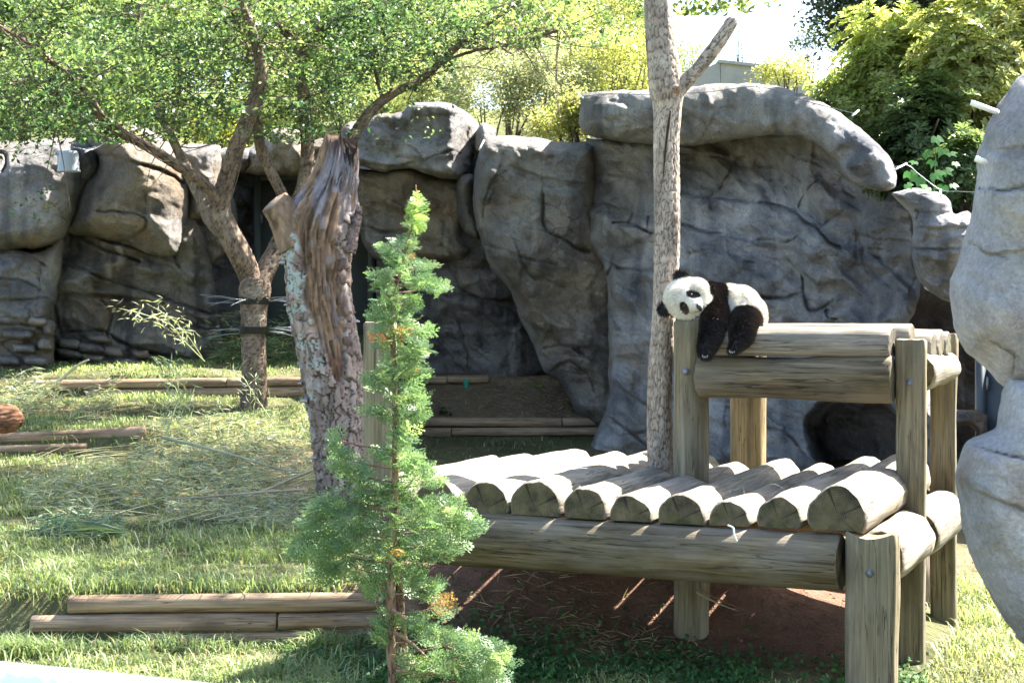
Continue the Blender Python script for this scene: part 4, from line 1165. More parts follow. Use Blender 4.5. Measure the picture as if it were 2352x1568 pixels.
timbers("timber_edging", [(880, 873, 20.5, 1026, 872, 20.5, .05), (1028, 871, 20.5, 1122, 870, 20.5, .05)], "single log edging at the foot of the shaded wall", P(1050, 880, 20.5))

# ------------------------------------------------------------------ white railing in front of the viewer
rq = catmull([P(-900, 1470, 1.75), P(-300, 1512, 1.6), P(0, 1548, 1.5), P(300, 1580, 1.42), P(800, 1640, 1.34), P(1600, 1760, 1.3)], 60)
def rail_d(th, al, rad): return 0.004 * np.cos(4 * th)
V, F = tube(rq - np.array([0, 0, .0175]), np.full(60, 0.024), 20, True, rail_d)
tag(build("railing", V, F, mat_flat("white_paint", (0.8, 0.8, 0.8), rough=0.35, var=.04)), "white painted rail cutting the bottom left corner close to the viewer", "railing")
# ------------------------------------------------------------------ giant panda cub
def ZP(X, Y): return (1476.7 + .1541 * X, 590.7 + .1541 * Y)
ZM = 0.1541 * 8.95 / FOC                       # metres per unit of the panda drawing grid
prim = []                                      # centre, radii, in-plane angle, colour class
def ell(X, Y, D, rx, rz, ry=None, ang=0.0, cls=0):
    ry = rx if ry is None else ry
    prim.append((P(*ZP(X, Y), D), np.array([rx * ZM, ry * ZM, rz * ZM]), math.radians(ang), cls))
def limb(ctrl, n, cls):
    c = catmull(np.array(ctrl, float), n)
    for X, Y, D, r in c: ell(X, Y, D, r, r, r, 0, cls)
W_, K_, B_ = 0, 1, 2
# head, cheeks, muzzle, brow
ell(655, 610, 8.95, 335, 305, 300, 0, W_)
ell(800, 480, 8.92, 175, 165, 190, 0, W_)
ell(655, 790, 8.92, 190, 140, 180, 0, W_)
ell(760, 690, 8.845, 130, 115, 120, 0, W_)
ell(815, 725, 8.80, 70, 66, 70, 0, W_)
ell(560, 590, 8.86, 175, 170, 100, 0, W_)
ell(880, 640, 8.95, 120, 190, 170, 0, W_)
# ears
for ex, ey, er in ((560, 285, 98), (318, 768, 95)):
    ell(ex, ey, 8.955, er, er, er * .62, 0, K_)
# neck, shoulders, trunk
ell(1000, 640, 9.05, 185, 270, 290, 8, K_)
ell(1120, 720, 9.10, 180, 330, 330, 6, K_)
ell(1290, 760, 9.12, 260, 350, 370, 4, W_)
ell(1440, 780, 9.13, 310, 350, 380, 12, W_)
ell(1590, 850, 9.12, 232, 265, 340, 18, W_)
ell(1640, 950, 9.12, 175, 190, 300, 0, W_)
# fore limb hanging over the edge log
limb([(1075, 800, 8.96, 190), (1070, 930, 8.86, 185), (1040, 1080, 8.77, 165), (990, 1230, 8.71, 140), (950, 1330, 8.685, 120), (930, 1420, 8.67, 90)], 16, K_)
limb([(900, 1340, 8.67, 70), (905, 1440, 8.655, 48)], 3, K_)
# far fore limb tucked on the logs
limb([(1050, 900, 9.2, 150), (980, 1000, 9.12, 110)], 5, K_)
# hind limb
limb([(1540, 930, 8.93, 215), (1520, 1030, 8.80, 205), (1480, 1130, 8.69, 165), (1440, 1220, 8.625, 118), (1385, 1310, 8.59, 84), (1330, 1375, 8.575, 62)], 20, K_)
limb([(1600, 1010, 8.90, 150), (1540, 1120, 8.74, 110)], 6, K_)
# tail
ell(1790, 900, 9.16, 50, 60, 55, 0, W_)

import bmesh
bm = bmesh.new()
for c, r, a, cls in prim:
    ret = bmesh.ops.create_icosphere(bm, subdivisions=3, radius=1.0)
    ca, sa = math.cos(-a), math.sin(-a)
    for v in ret["verts"]:
        x, y, z = v.co.x * r[0], v.co.y * r[1], v.co.z * r[2]
        v.co = Vector((c[0] + x * ca - z * sa, c[1] + y, c[2] + x * sa + z * ca))
tmp_me = bpy.data.meshes.new("panda_form"); bm.to_mesh(tmp_me); bm.free()
tmp = bpy.data.objects.new("panda_form", tmp_me); C.objects.link(tmp)
md = tmp.modifiers.new("remesh", 'REMESH'); md.mode = 'VOXEL'; md.voxel_size = 0.0075
md2 = tmp.modifiers.new("smooth", 'SMOOTH'); md2.factor = 0.5; md2.iterations = 5
dg = bpy.context.evaluated_depsgraph_get()
ev = tmp.evaluated_get(dg)
pm = bpy.data.meshes.new_from_object(ev)
PV = np.zeros(len(pm.vertices) * 3); pm.vertices.foreach_get("co", PV); PV = PV.reshape(-1, 3)
PN = np.zeros(len(pm.vertices) * 3); pm.vertices.foreach_get("normal", PN); PN = PN.reshape(-1, 3)
pm.calc_loop_triangles()
PT = np.zeros(len(pm.loop_triangles) * 3, dtype=np.int32); pm.loop_triangles.foreach_get("vertices", PT); PT = PT.reshape(-1, 3)
bpy.data.objects.remove(tmp, do_unlink=True); bpy.data.meshes.remove(tmp_me); bpy.data.meshes.remove(pm)

WHITE = np.array([0.78, 0.74, 0.66]); BLACK = np.array([0.018, 0.015, 0.014]); BRN = np.array([0.05, 0.033, 0.024])
def panda_col(V, N):
    best = np.full(len(V), 1e9); cls = np.zeros(len(V), int)
    for c, r, a, k in prim:
        d = V - c
        ca, sa = math.cos(a), math.sin(a)
        x = d[:, 0] * ca - d[:, 2] * sa; z = d[:, 0] * sa + d[:, 2] * ca
        q = np.sqrt((x / r[0]) ** 2 + (d[:, 1] / r[1]) ** 2 + (z / r[2]) ** 2)
        dist = (q - 1) * min(r)
        m = dist < best
        best = np.where(m, dist, best); cls = np.where(m, k, cls)
    px = CX + V[:, 0] / V[:, 1] * FOC; py = HY - (V[:, 2] - CH) / V[:, 1] * FOC
    X = (px - 1476.7) / .1541; Y = (py - 590.7) / .1541
    head = (X < 985) & (((X - 655) / 385) ** 2 + ((Y - 615) / 350) ** 2 < 1) & (cls == 0)
    col = np.where((cls == 0)[:, None], WHITE, BLACK)
    # saddle edge: black ends along a slanted line on the back
    edge = 1075 + (Y - 380) * 0.50 + 14 * fbm(V * 60, 2, 3)
    body = ~head & (X > 900) & (Y < 900)
    isk = body & (X < edge) & (cls == 1)
    col = np.where((body & (X >= edge) & (cls == 1) & ~((((X - 1530) / 230) ** 2 + ((Y - 930) / 200) ** 2) < 1))[:, None], WHITE, col)
    brown = (cls == 1) & (X > 1500)
    bw = (sstep(1500, 1720, X) * 0.9)[:, None] * brown[:, None]
    col = col * (1 - bw) + BRN * 1.5 * bw
    sh = ((cls == 1) & (X > 930) & (X < 1300) & (Y < 950))[:, None]
    col = np.where(sh, BRN * .5, col)
    # eye patches
    front = N[:, 1] < -0.05
    def patch(cx, cy, a, b, ang):
        t = math.radians(ang)
        dx, dy = X - cx, Y - cy
        u = dx * math.cos(t) + dy * math.sin(t); v = -dx * math.sin(t) + dy * math.cos(t)
        return (u / a) ** 2 + (v / b) ** 2
    m = head & front & ((patch(748, 552, 112, 60, 12) < 1) | (patch(622, 757, 62, 104, -28) < 1))
    col = np.where(m[:, None], BLACK, col)
    tan = head[:, None] * np.clip(1 - patch(760, 480, 120, 40, 10), 0, 1)[:, None] * 0.35
    col = col * (1 - tan) + np.array([0.6, 0.42, 0.2]) * tan
    warm = head[:, None] * sstep(700, 900, Y)[:, None] * 0.25
    col = col * (1 - warm) + np.array([0.62, 0.50, 0.34]) * warm
    return col, cls, head
pcol, pcls, phead = panda_col(PV, PN)
pand = empty("panda_cub", P(1690, 752, 9.1), "panda cub draped over the upper logs, head resting on a post, face towards us", "panda")
pbody = build("body", PV, [PT], M_FUR, pand, col=pcol * 0.9)
# fur
A = PV[PT[:, 0]]; B = PV[PT[:, 1]]; Cc = PV[PT[:, 2]]
area = np.linalg.norm(np.cross(B - A, Cc - A), axis=1)
vis = (PN[PT].mean(1)[:, 1] < 0.75)
pr_ = area * vis; pr_ /= pr_.sum()
NF = 75000
ti = rng.choice(len(PT), NF, p=pr_)
r1, r2 = rng.random(NF), rng.random(NF)
fl = r1 + r2 > 1; r1[fl] = 1 - r1[fl]; r2[fl] = 1 - r2[fl]
w0 = (1 - r1 - r2)[:, None]; w1 = r1[:, None]; w2 = r2[:, None]
fp = A[ti] * w0 + B[ti] * w1 + Cc[ti] * w2
fn_ = PN[PT[ti, 0]] * w0 + PN[PT[ti, 1]] * w1 + PN[PT[ti, 2]] * w2
fn_ /= np.linalg.norm(fn_, axis=1)[:, None] + 1e-9
fc, fcls, fhead = panda_col(fp, fn_)
fc = fc * (1 + np.where(fcls == 0, .16, .3) * fbm(fp * 22, 3, 88))[:, None] * np.where((fcls == 0)[:, None], np.array([1, .985, .95]), 1)
hc = P(*ZP(655, 615), 8.95)
flow = np.where(fhead[:, None], (fp - P(*ZP(800, 715), 8.80)), np.array([0.5, 0, -0.8]))
flow = flow / (np.linalg.norm(flow, axis=1)[:, None] + 1e-9)
flow = flow - fn_ * np.sum(flow * fn_, 1)[:, None]
dirf = fn_ * 0.75 + flow * 0.75 + rng.standard_normal((NF, 3)) * 0.22
dirf /= np.linalg.norm(dirf, axis=1)[:, None]
ln = np.where(fhead, 0.014, 0.021) * rng.uniform(.7, 1.2, NF)
near_face = fhead & (np.linalg.norm(fp - P(*ZP(770, 690), 8.82), axis=1) < 0.085)
ln = np.where(near_face, 0.006, ln)
px_ = (CX + fp[:, 0] / fp[:, 1] * FOC - 1476.7) / .1541; py_ = (HY - (fp[:, 2] - CH) / fp[:, 1] * FOC - 590.7) / .1541
sidev = np.cross(dirf, np.array([0.1, 1.0, 0.2])); sidev /= np.linalg.norm(sidev, axis=1)[:, None] + 1e-9
wf = 0.0013
tipp = fp + dirf * ln[:, None] + np.array([0, 0, -1]) * (ln * .18)[:, None]
FV = np.stack([fp - sidev * wf, fp + sidev * wf, tipp], 1).reshape(-1, 3)
FT = np.arange(NF * 3).reshape(-1, 3)
jit = (1 + 0.18 * rng.standard_normal(NF))[:, None]
sheenk = ((fcls == 1) & (rng.random(NF) < .05))[:, None]  # sheen on the black fur painted as a few paler hairs
fc = np.where(sheenk, np.array([.10, .085, .075]), fc)
FCc = np.repeat(np.clip(fc * jit, 0.004, .85), 3, 0)
o = build("fur", FV, [FT], M_FUR, pand, col=FCc)
o["kind"] = "stuff"
# nose, eyes, mouth, claws
M_NOSE = mat_flat("nose_leather", (0.012, 0.011, 0.011), rough=0.3, spec=0.5)
def blob(name, X, Y, D, rx, rz, ry, mat, ang=0):
    import bmesh as bmm
    b = bmm.new(); bmm.ops.create_icosphere(b, subdivisions=3, radius=1)
    V = np.array([v.co[:] for v in b.verts]); b.verts.index_update()
    T = np.array([[v.index for v in f.verts] for f in b.faces]); b.free()
    V = V * np.array([rx, ry, rz]) * ZM
    t = math.radians(ang)
    V = np.stack([V[:, 0] * math.cos(t) + V[:, 2] * math.sin(t), V[:, 1], -V[:, 0] * math.sin(t) + V[:, 2] * math.cos(t)], -1)
    return sub(build(name, V + P(*ZP(X, Y), D), T, mat, pand), pbody)
blob("nose", 838, 748, 8.762, 36, 62, 30, M_NOSE, ang=-32)
blob("eye", 722, 556, 8.812, 17, 17, 17, M_NOSE)
blob("eye", 612, 728, 8.812, 17, 17, 17, M_NOSE)
V, F = tube(catmull([P(*ZP(866, 772), 8.775), P(*ZP(850, 800), 8.772), P(*ZP(812, 812), 8.775), P(*ZP(780, 806), 8.785)], 14), np.full(14, .0016), 6)
sub(build("mouth", V, F, M_NOSE, pand), pbody)
M_CLAW = mat_flat("claw", (0.35, 0.32, 0.28), rough=0.4)
for (X, Y, D) in ((1290, 1405, 8.55), (1310, 1418, 8.55), (1335, 1420, 8.55), (1360, 1412, 8.555), (888, 1475, 8.63), (910, 1490, 8.63), (935, 1490, 8.63), (960, 1478, 8.635)):
    V, F = tube([P(*ZP(X + 4, Y - 14), D), P(*ZP(X, Y + 4), D - .01), P(*ZP(X - 3, Y + 16), D - .008)], [.003, .0024, .0006], 6)
    sub(build("claw", V, F, M_CLAW, pand), pbody)
# ------------------------------------------------------------------ leaves
def unit(v): return v / (np.linalg.norm(v, axis=1)[:, None] + 1e-9)

def leaf_quads(c, L, W, col, up=None, spread=1.0, droop=0.0, fold=0.25, axis=None, cj=0.18):
    """rhomboid leaves folded along the midrib; returns V, quads (2 per leaf), col"""
    n = len(c)
    if axis is None:
        axis = unit(rng.standard_normal((n, 3)) * np.array([1, 1, 0.6]) + np.array([0, 0, -droop]))
    nor = unit(rng.standard_normal((n, 3)) * spread + (np.array([0, 0, 1.0]) if up is None else up))
    side = unit(np.cross(axis, nor)); nor = np.cross(side, axis)
    L = np.broadcast_to(L, n)[:, None] * rng.uniform(.7, 1.2, (n, 1)); W = np.broadcast_to(W, n)[:, None] * rng.uniform(.8, 1.15, (n, 1))
    base = c - axis * L * .5; tip = c + axis * L * .5 - nor * L * .08
    l = c - side * W * .5 + nor * W * fold; r = c + side * W * .5 + nor * W * fold
    V = np.stack([base, r, tip, l], 1).reshape(-1, 3)
    F = np.arange(4 * n).reshape(-1, 4)
    cc = np.asarray(col)
    if cc.ndim == 1: cc = np.repeat(cc[None], n, 0)
    cc = cc * (1 + cj * rng.standard_normal((n, 1))) * (1 + 0.06 * rng.standard_normal((n, 3)))
    return V, F, np.repeat(np.clip(cc, 0.004, .9), 4, 0)

def clumps(centres, rad, per, jitter=0.55):
    """points gathered round clump centres"""
    centres = np.asarray(centres)
    k = len(centres)
    rad = np.broadcast_to(rad, k)
    d = rng.standard_normal((k, per, 3)) * jitter
    p = centres[:, None] + d * rad[:, None, None]
    return p.reshape(-1, 3)

def crown_points(cen, rad, nclump, per, crad, shell=0.55, flat=1.0, noise=0.35, seed=0, lower=-1.0):
    """clump centres in an uneven ellipsoid; open gaps come from noise"""
    out = []
    cen = np.asarray(cen, float); rad = np.asarray(rad, float)
    while len(out) < nclump:
        v = rng.standard_normal(3); v /= np.linalg.norm(v)
        if v[2] < lower: continue
        r = shell + (1 - shell) * rng.random() ** 0.6
        k = 1 + noise * fbm((v * 1.9 + seed)[None], 3, seed)[0]
        p = v * r * k
        if vnoise((p * 2.6 + seed * 3.1)[None], seed + 1)[0] < -0.45: continue
        out.append(cen + p * rad)
    return clumps(np.array(out), crad, per)

def plant(name, label, cat, base, stems, leaves, leaf_mat, group=None, stem_col=(0.12, 0.085, 0.06), crown="crown", trunk="trunk"):
    t = empty(name, base, label, cat, group)
    if stems:
        V, F, _ = merge([(a, b) for a, b in stems])
        n = fbm(V * np.array([12, 12, 4]), 3, 3)[:, None]
        build(trunk, V, F, M_BARK, t, col=np.array(stem_col) * (1 + .35 * n))
    V, F, c = merge(leaves) if isinstance(leaves, list) else leaves
    build(crown, V, F, leaf_mat, t, col=c, smooth=False)
    return t

def stem(pts, r0, r1, n=14, seg=6):
    q = catmull(np.array(pts, float), n)
    return tube(q, np.linspace(r0, r1, n), seg)

# ------------------------------------------------------------------ forked tree on the left
TD = 16.7
tree = empty("forked_tree", P(585, 945, TD), "multi-stemmed small-leaved tree with wire bands round its trunk", "tree")
BC = (0.20, 0.145, 0.105)
bd = lambda s: bark_disp(0.022, 0.035, 0.010, s)
limbs = [
    ([(582, 1000, TD, 36), (583, 940, TD, 31), (584, 860, TD, 28), (583, 780, TD, 27), (583, 710, TD, 30), (586, 665, TD, 36), (590, 640, TD, 30)], 130, 60),
    ([(588, 690, TD, 22), (572, 630, TD, 25), (552, 585, TD - .1, 26), (525, 535, TD - .15, 26), (506, 490, TD - .2, 24), (510, 450, TD - .25, 21), (523, 400, TD - .3, 19), (545, 335, TD - .35, 18), (572, 265, TD - .4, 17), (598, 195, TD - .45, 16), (596, 130, TD - .5, 12), (575, 60, TD - .6, 9), (545, -30, TD - .7, 7), (540, -160, TD - .8, 4)], 190, 44),
    ([(506, 462, TD - .25, 13), (460, 415, TD - .5, 12.5), (400, 375, TD - .8, 12), (330, 332, TD - 1.0, 11), (270, 300, TD - 1.2, 10), (228, 262, TD - 1.4, 9.5), (205, 220, TD - 1.5, 9), (165, 175, TD - 1.7, 7.5), (118, 142, TD - 1.9, 6), (50, 90, TD - 2.2, 4), (-40, 40, TD - 2.4, 2.5)], 120, 26),
    ([(510, 535, TD - .1, 16), (484, 502, TD + .1, 17), (470, 470, TD + .2, 14), (445, 420, TD + .4, 13), (410, 350, TD + .6, 10), (392, 310, TD + .7, 9), (370, 270, TD + .8, 8), (345, 215, TD + .9, 7), (320, 150, TD + 1.0, 5.5), (318, 60, TD + 1.1, 4), (330, -60, TD + 1.2, 3)], 110, 24),
    ([(394, 312, TD + .7, 5), (404, 260, TD + .8, 5), (412, 190, TD + .8, 4), (410, 120, TD + .8, 3)], 40, 12),
    ([(586, 680, TD, 24), (605, 632, TD + .1, 23), (632, 580, TD + .2, 21), (655, 530, TD + .3, 20), (678, 480, TD + .35, 19), (697, 430, TD + .4, 15.5), (706, 350, TD + .45, 14.5), (700, 260, TD + .5, 14), (694, 180, TD + .55, 13), (688, 112, TD + .6, 12), (660, 78, TD + .6, 10), (632, 52, TD + .65, 8), (615, -20, TD + .7, 6), (600, -140, TD + .8, 3.5)], 190, 40),
    ([(688, 118, TD + .6, 9), (708, 85, TD + .7, 9), (745, 62, TD + .8, 8.5), (790, 30, TD + 1, 7), (850, -30, TD + 1.2, 5), (900, -110, TD + 1.4, 3)], 60, 18),
    ([(668, 500, TD + .3, 13), (645, 440, TD + .3, 12.5), (622, 395, TD + .3, 12), (600, 345, TD + .3, 12), (592, 290, TD + .25, 11), (586, 230, TD + .2, 9), (580, 170, TD + .1, 7), (560, 90, TD, 5), (530, 20, TD - .1, 3)], 110, 26),
    ([(690, 470, TD + .35, 14), (735, 415, TD + .6, 13), (790, 345, TD + .9, 13), (830, 285, TD + 1.1, 12), (868, 240, TD + 1.2, 11), (915, 208, TD + 1.3, 9.5), (965, 185, TD + 1.4, 8.5), (1010, 145, TD + 1.5, 8), (1064, 96, TD + 1.6, 7), (1120, 55, TD + 1.7, 5), (1200, 0, TD + 1.9, 3.5), (1290, -50, TD + 2, 2)], 140, 24),
    ([(880, 232, TD + 1.2, 4), (868, 190, TD + 1.25, 3.5), (858, 150, TD + 1.3, 3), (846, 120, TD + 1.3, 2)], 30, 10),
    ([(1010, 145, TD + 1.5, 4), (1080, 120, TD + 1.5, 3.5), (1180, 100, TD + 1.5, 3), (1290, 70, TD + 1.6, 2)], 36, 10),
    ([(205, 222, TD - 1.5, 4), (180, 225, TD - 1.5, 3.5), (130, 215, TD - 1.6, 3), (60, 205, TD - 1.7, 2)], 30, 10),
]
tips = []
for k, (c, nl, ns) in enumerate(limbs):
    trunk_part("trunk" if k == 0 else "limb", c, tree, BC, nl, ns, bd(20 + k), seed=30 + k)
    cc = catmull(np.array([np.append(P(a, b, d), r * d / FOC) for a, b, d, r in c]), 60)
    if k > 0:
        lo = 30 if k in (1, 5, 8) else 22
        tips.append(cc[lo:, :3])
tips = np.vstack(tips)
# twigs leave the limbs, leaves gather round the twigs
NTW = 900
idx = rng.integers(0, len(tips), NTW)
# more twigs towards the upper frame and above it
tz = tips[idx]
tdir = unit(rng.standard_normal((NTW, 3)) * np.array([1.1, 1.1, .6]) + np.array([0, -.1, .15]))
tl = rng.uniform(.25, 1.0, NTW)
tend = tz + tdir * tl[:, None] + np.array([0, 0, -0.12]) * tl[:, None]
extra = []
for (ax, ay, bx, by, n, d0, d1) in [(0, -260, 620, 60, 330, 14.6, 18.4), (0, 60, 260, 300, 150, 14.8, 17.0), (420, -260, 1500, -10, 330, 15.5, 18.8), (700, -10, 1250, 110, 110, 16.5, 18.5), (250, 40, 600, 190, 100, 15.5, 17.5), (620, 120, 800, 330, 60, 16.4, 17.2), (1200, 0, 1500, 70, 30, 17, 18.5), (1440, -60, 1760, 20, 16, 16, 18)]:
    for _ in range(n):
        extra.append(P(rng.uniform(ax, bx), rng.uniform(ay, by), rng.uniform(d0, d1)))
extra = np.array(extra)
gate = vnoise(extra * 1.3, 51) > -0.02
tend = np.vstack([tend, extra[gate]])
lp = []
tn = len(tend)
for _ in range(3):
    dv = unit(rng.standard_normal((tn, 3)) * np.array([1, 1, .5]) + np.array([0, 0, -.25]))
    ll = rng.uniform(.16, .42, tn)
    for q_ in np.linspace(0.05, 1, 9):
        lp.append(tend + dv * (ll * q_)[:, None] + np.array([0, 0, -.10]) * (ll * q_ ** 2)[:, None] + rng.standard_normal((tn, 3)) * .022)
ltone = np.tile(rng.uniform(.5, 1.3, tn), 27)
lp = np.vstack(lp)
pxl = CX + lp[:, 0] / lp[:, 1] * FOC; pyl = HY - (lp[:, 2] - CH) / lp[:, 1] * FOC
keep = ~((pxl > 1535) & (pxl < 1960) & (pyl > 30)) & ~((pyl > 330) & (pxl > 120)) & ~((pyl > 210) & (pxl > 720) & (rng.random(len(lp)) < .8)) & ~((pxl > 1050) & (pyl > 110))
lp = lp[keep]; ltone = ltone[keep]
cl = np.where((fbm(lp * .8, 2, 61) > 0.05)[:, None], np.array([0.17, 0.25, 0.095]), np.array([0.095, 0.165, 0.075]))
cl = cl * ltone[:, None]
V, F, c = leaf_quads(lp, rng.uniform(.045, .08, len(lp)), 0.031, cl, spread=.8, droop=.3, cj=.28)
build("crown", V, F, M_LEAF, tree, col=c, smooth=False)
tw = []
for a, b in list(zip(tz, tend))[:420]:
    m = (a + b) / 2 + rng.standard_normal(3) * .05
    q = catmull(np.array([a, m, b]), 6)
    tw.append(tube(q, np.linspace(.008, .0025, 6), 4, False))
V, F, _ = merge(tw)
o = build("twigs", V, F, M_BARK, tree, col=np.repeat(np.array([[.15, .11, .085]]), len(V), 0)); o["kind"] = "stuff"

# wire guard bands round the trunk
def guard(py, spread, label):
    c0 = P(584, py, TD)
    R = 29 * TD / FOC
    t = empty("trunk_guard", c0, label, "tree guard", "wire guards on the forked tree")
    th = np.linspace(0, 2 * np.pi, 33)
    ring = np.stack([c0[0] + np.cos(th) * (R + .012), c0[1] + np.sin(th) * (R + .012), np.full(33, c0[2])], -1)
    prof = []
    for dz in (-.035, .035):
        prof.append(ring + np.array([0, 0, dz]))
    V = np.vstack(prof + [p * 1 for p in prof])
    V[66:, :2] = c0[:2] + (V[66:, :2] - c0[:2]) * 1.08
    i = np.arange(32)
    Q = np.vstack([np.stack([66 + i, 66 + i + 1, 99 + i + 1, 99 + i], -1), np.stack([33 + i, 33 + i + 1, 99 + i + 1, 99 + i], -1), np.stack([i, i + 1, 66 + i + 1, 66 + i], -1)])
    build("band", V, Q, M_RUBBER, t, smooth=False)
    for k in range(10):
        a = rng.uniform(0, 2 * np.pi) if k > 5 else (np.pi + rng.uniform(-.5, .5) if k % 2 else rng.uniform(-.5, .5))
        L = rng.uniform(.2, .42) * spread
        d = np.array([np.cos(a), np.sin(a), rng.uniform(-.22, .12)])
        s = c0 + np.array([np.cos(a), np.sin(a), 0]) * R + np.array([0, 0, rng.uniform(-.03, .03)])
        V, F = tube(catmull([s, s + d * L * .5 + np.array([0, 0, .01]), s + d * L], 5), np.linspace(.0055, .003, 5), 5)
        build("spike", V, F, M_METAL, t)
guard(690, 1.15, "upper black band with wire spikes round the forked trunk")
guard(758, 0.9, "lower black band with wire spikes round the forked trunk")

# ------------------------------------------------------------------ hinoki-like conifer sapling
CD = 7.6
con = empty("conifer_sapling", P(905, 1585, CD), "slender conifer sapling with feathery sprays in front of the stump", "conifer")
stemc = [(912, 1640, CD, 15), (905, 1560, CD, 13), (897, 1470, CD, 11), (898, 1380, CD, 9.5), (902, 1250, CD, 9), (907, 1120, CD, 8), (908, 1000, CD, 7), (906, 900, CD, 6.5), (903, 800, CD, 6), (900, 745, CD, 5), (905, 690, CD, 4), (918, 630, CD, 3), (932, 570, CD, 2.6), (945, 525, CD, 2.2), (955, 470, CD, 1.6), (955, 425, CD, .6)]
trunk_part("trunk", stemc, con, (0.25, 0.155, 0.10), 160, 16, bark_disp(0.02, 0.08, .003, 44), seed=44)
trunk_part("trunk", [(945, 1640, CD + .1, 14), (930, 1540, CD + .1, 12), (922, 1440, CD + .08, 11), (918, 1360, CD + .05, 9), (912, 1280, CD + .03, 6)], con, (0.25, 0.16, 0.11), 60, 16, bark_disp(0.02, 0.08, .003, 45), seed=45)
# one flat spray: midrib, alternate branchlets, scale leaves
def spray_template(nb=9, seed=0):
    r = np.random.default_rng(seed)
    segs = []
    def rib(o, d, L, n, w):
        for k in range(n):
            t = (k + .5) / n
            segs.append((o + d * L * t, d, L / n * 1.25, w * (1.15 - .45 * t)))
    rib(np.array([0., 0.]), np.array([1., 0.]), 1.0, 5, .030)
    for k in range(nb):
        t = 0.08 + 0.84 * k / nb
        sgn = 1 if k % 2 else -1
        a = sgn * math.radians(r.uniform(38, 55))
        d = np.array([math.cos(a), math.sin(a)])
        L = (0.60 - 0.40 * t) * r.uniform(.75, 1.15)
        o = np.array([t, 0.])
        rib(o, d, L, 3, .034)
        for q in (0.35, 0.65):
            b = a - sgn * math.radians(r.uniform(35, 50)) if r.random() < .5 else a + sgn * math.radians(r.uniform(30, 45))
            rib(o + d * L * q, np.array([math.cos(b), math.sin(b)]), L * .38, 1, .032)
    P2 = np.array([s_[0] for s_ in segs]); D2 = np.array([s_[1] for s_ in segs]); L2 = np.array([s_[2] for s_ in segs]); W2 = np.array([s_[3] for s_ in segs])
    N2 = np.stack([-D2[:, 1], D2[:, 0]], -1)
    z = 0.10 * np.abs(P2[:, 1]) * -1 - 0.22 * P2[:, 0] ** 2 + r.standard_normal(len(P2)) * .02
    def v(p, zz): return np.stack([p[:, 0], p[:, 1], zz], -1)
    b = v(P2 - D2 * L2[:, None] * .5, z); t = v(P2 + D2 * L2[:, None] * .55, z - .01); l = v(P2 + N2 * W2[:, None], z - .012); rr = v(P2 - N2 * W2[:, None], z - .012)
    return np.stack([b, rr, t, l], 1).reshape(-1, 3), P2[:, 0]
TEMPL = [spray_template(8 + (s_ % 3), s_) for s_ in range(6)]
blobs = [(957, 470, 17, 34, 26), (953, 505, 24, 22, 22), (941, 545, 10, 12, 8), (938, 562, 24, 12, 12), (895, 562, 26, 14, 20), (920, 588, 44, 20, 36), (978, 604, 28, 8, 14), (1008, 652, 34, 14, 22), (970, 640, 34, 20, 26), (865, 628, 24, 12, 14), (915, 630, 46, 24, 34), (880, 670, 34, 22, 26), (935, 690, 34, 22, 26),
         (885, 715, 40, 26, 34), (880, 765, 30, 34, 30), (945, 755, 40, 24, 30), (985, 752, 10, 16, 8), (955, 800, 36, 24, 28), (912, 835, 40, 24, 30), (960, 850, 26, 18, 18), (872, 872, 32, 24, 28), (930, 900, 46, 26, 40), (966, 905, 16, 16, 10), (850, 938, 26, 7, 9), (900, 950, 40, 18, 24), (955, 948, 24, 14, 14), (925, 990, 36, 22, 26), (885, 1035, 30, 18, 20), (940, 1050, 34, 26, 28),
         (762, 1005, 9, 20, 10), (785, 1050, 28, 24, 26), (812, 1085, 34, 20, 24), (850, 1120, 36, 22, 28), (960, 1080, 40, 28, 34), (1000, 1100, 26, 12, 12), (905, 1125, 46, 30, 38), (745, 1160, 38, 28, 30), (795, 1150, 44, 30, 34), (720, 1200, 36, 26, 28), (690, 1255, 30, 20, 22), (740, 1250, 52, 32, 46), (800, 1220, 56, 36, 50), (870, 1200, 56, 40, 54), (950, 1180, 60, 40, 60), (1020, 1170, 50, 34, 44), (1075, 1195, 40, 30, 34), (1040, 1235, 48, 28, 36), (970, 1250, 60, 30, 44),
         (890, 1270, 60, 34, 46), (810, 1300, 56, 28, 36), (745, 1310, 40, 20, 22), (930, 1320, 60, 30, 40), (870, 1345, 40, 22, 24), (985, 1345, 44, 26, 28), (1030, 1385, 26, 24, 16), (890, 1420, 30, 24, 22), (880, 1455, 22, 18, 12), (960, 1425, 34, 20, 18), (1000, 1455, 44, 18, 26), (1065, 1470, 50, 22, 34), (1125, 1490, 48, 26, 36), (1165, 1500, 26, 22, 16), (1090, 1525, 60, 30, 46), (1010, 1520, 50, 26, 34), (950, 1545, 36, 24, 22), (1130, 1550, 50, 24, 28), (930, 1500, 24, 12, 10)]
sv, scol, sbr = [], [], []
sx_ = np.array([c[1] for c in stemc])[::-1]; sxx = np.array([c[0] for c in stemc])[::-1]
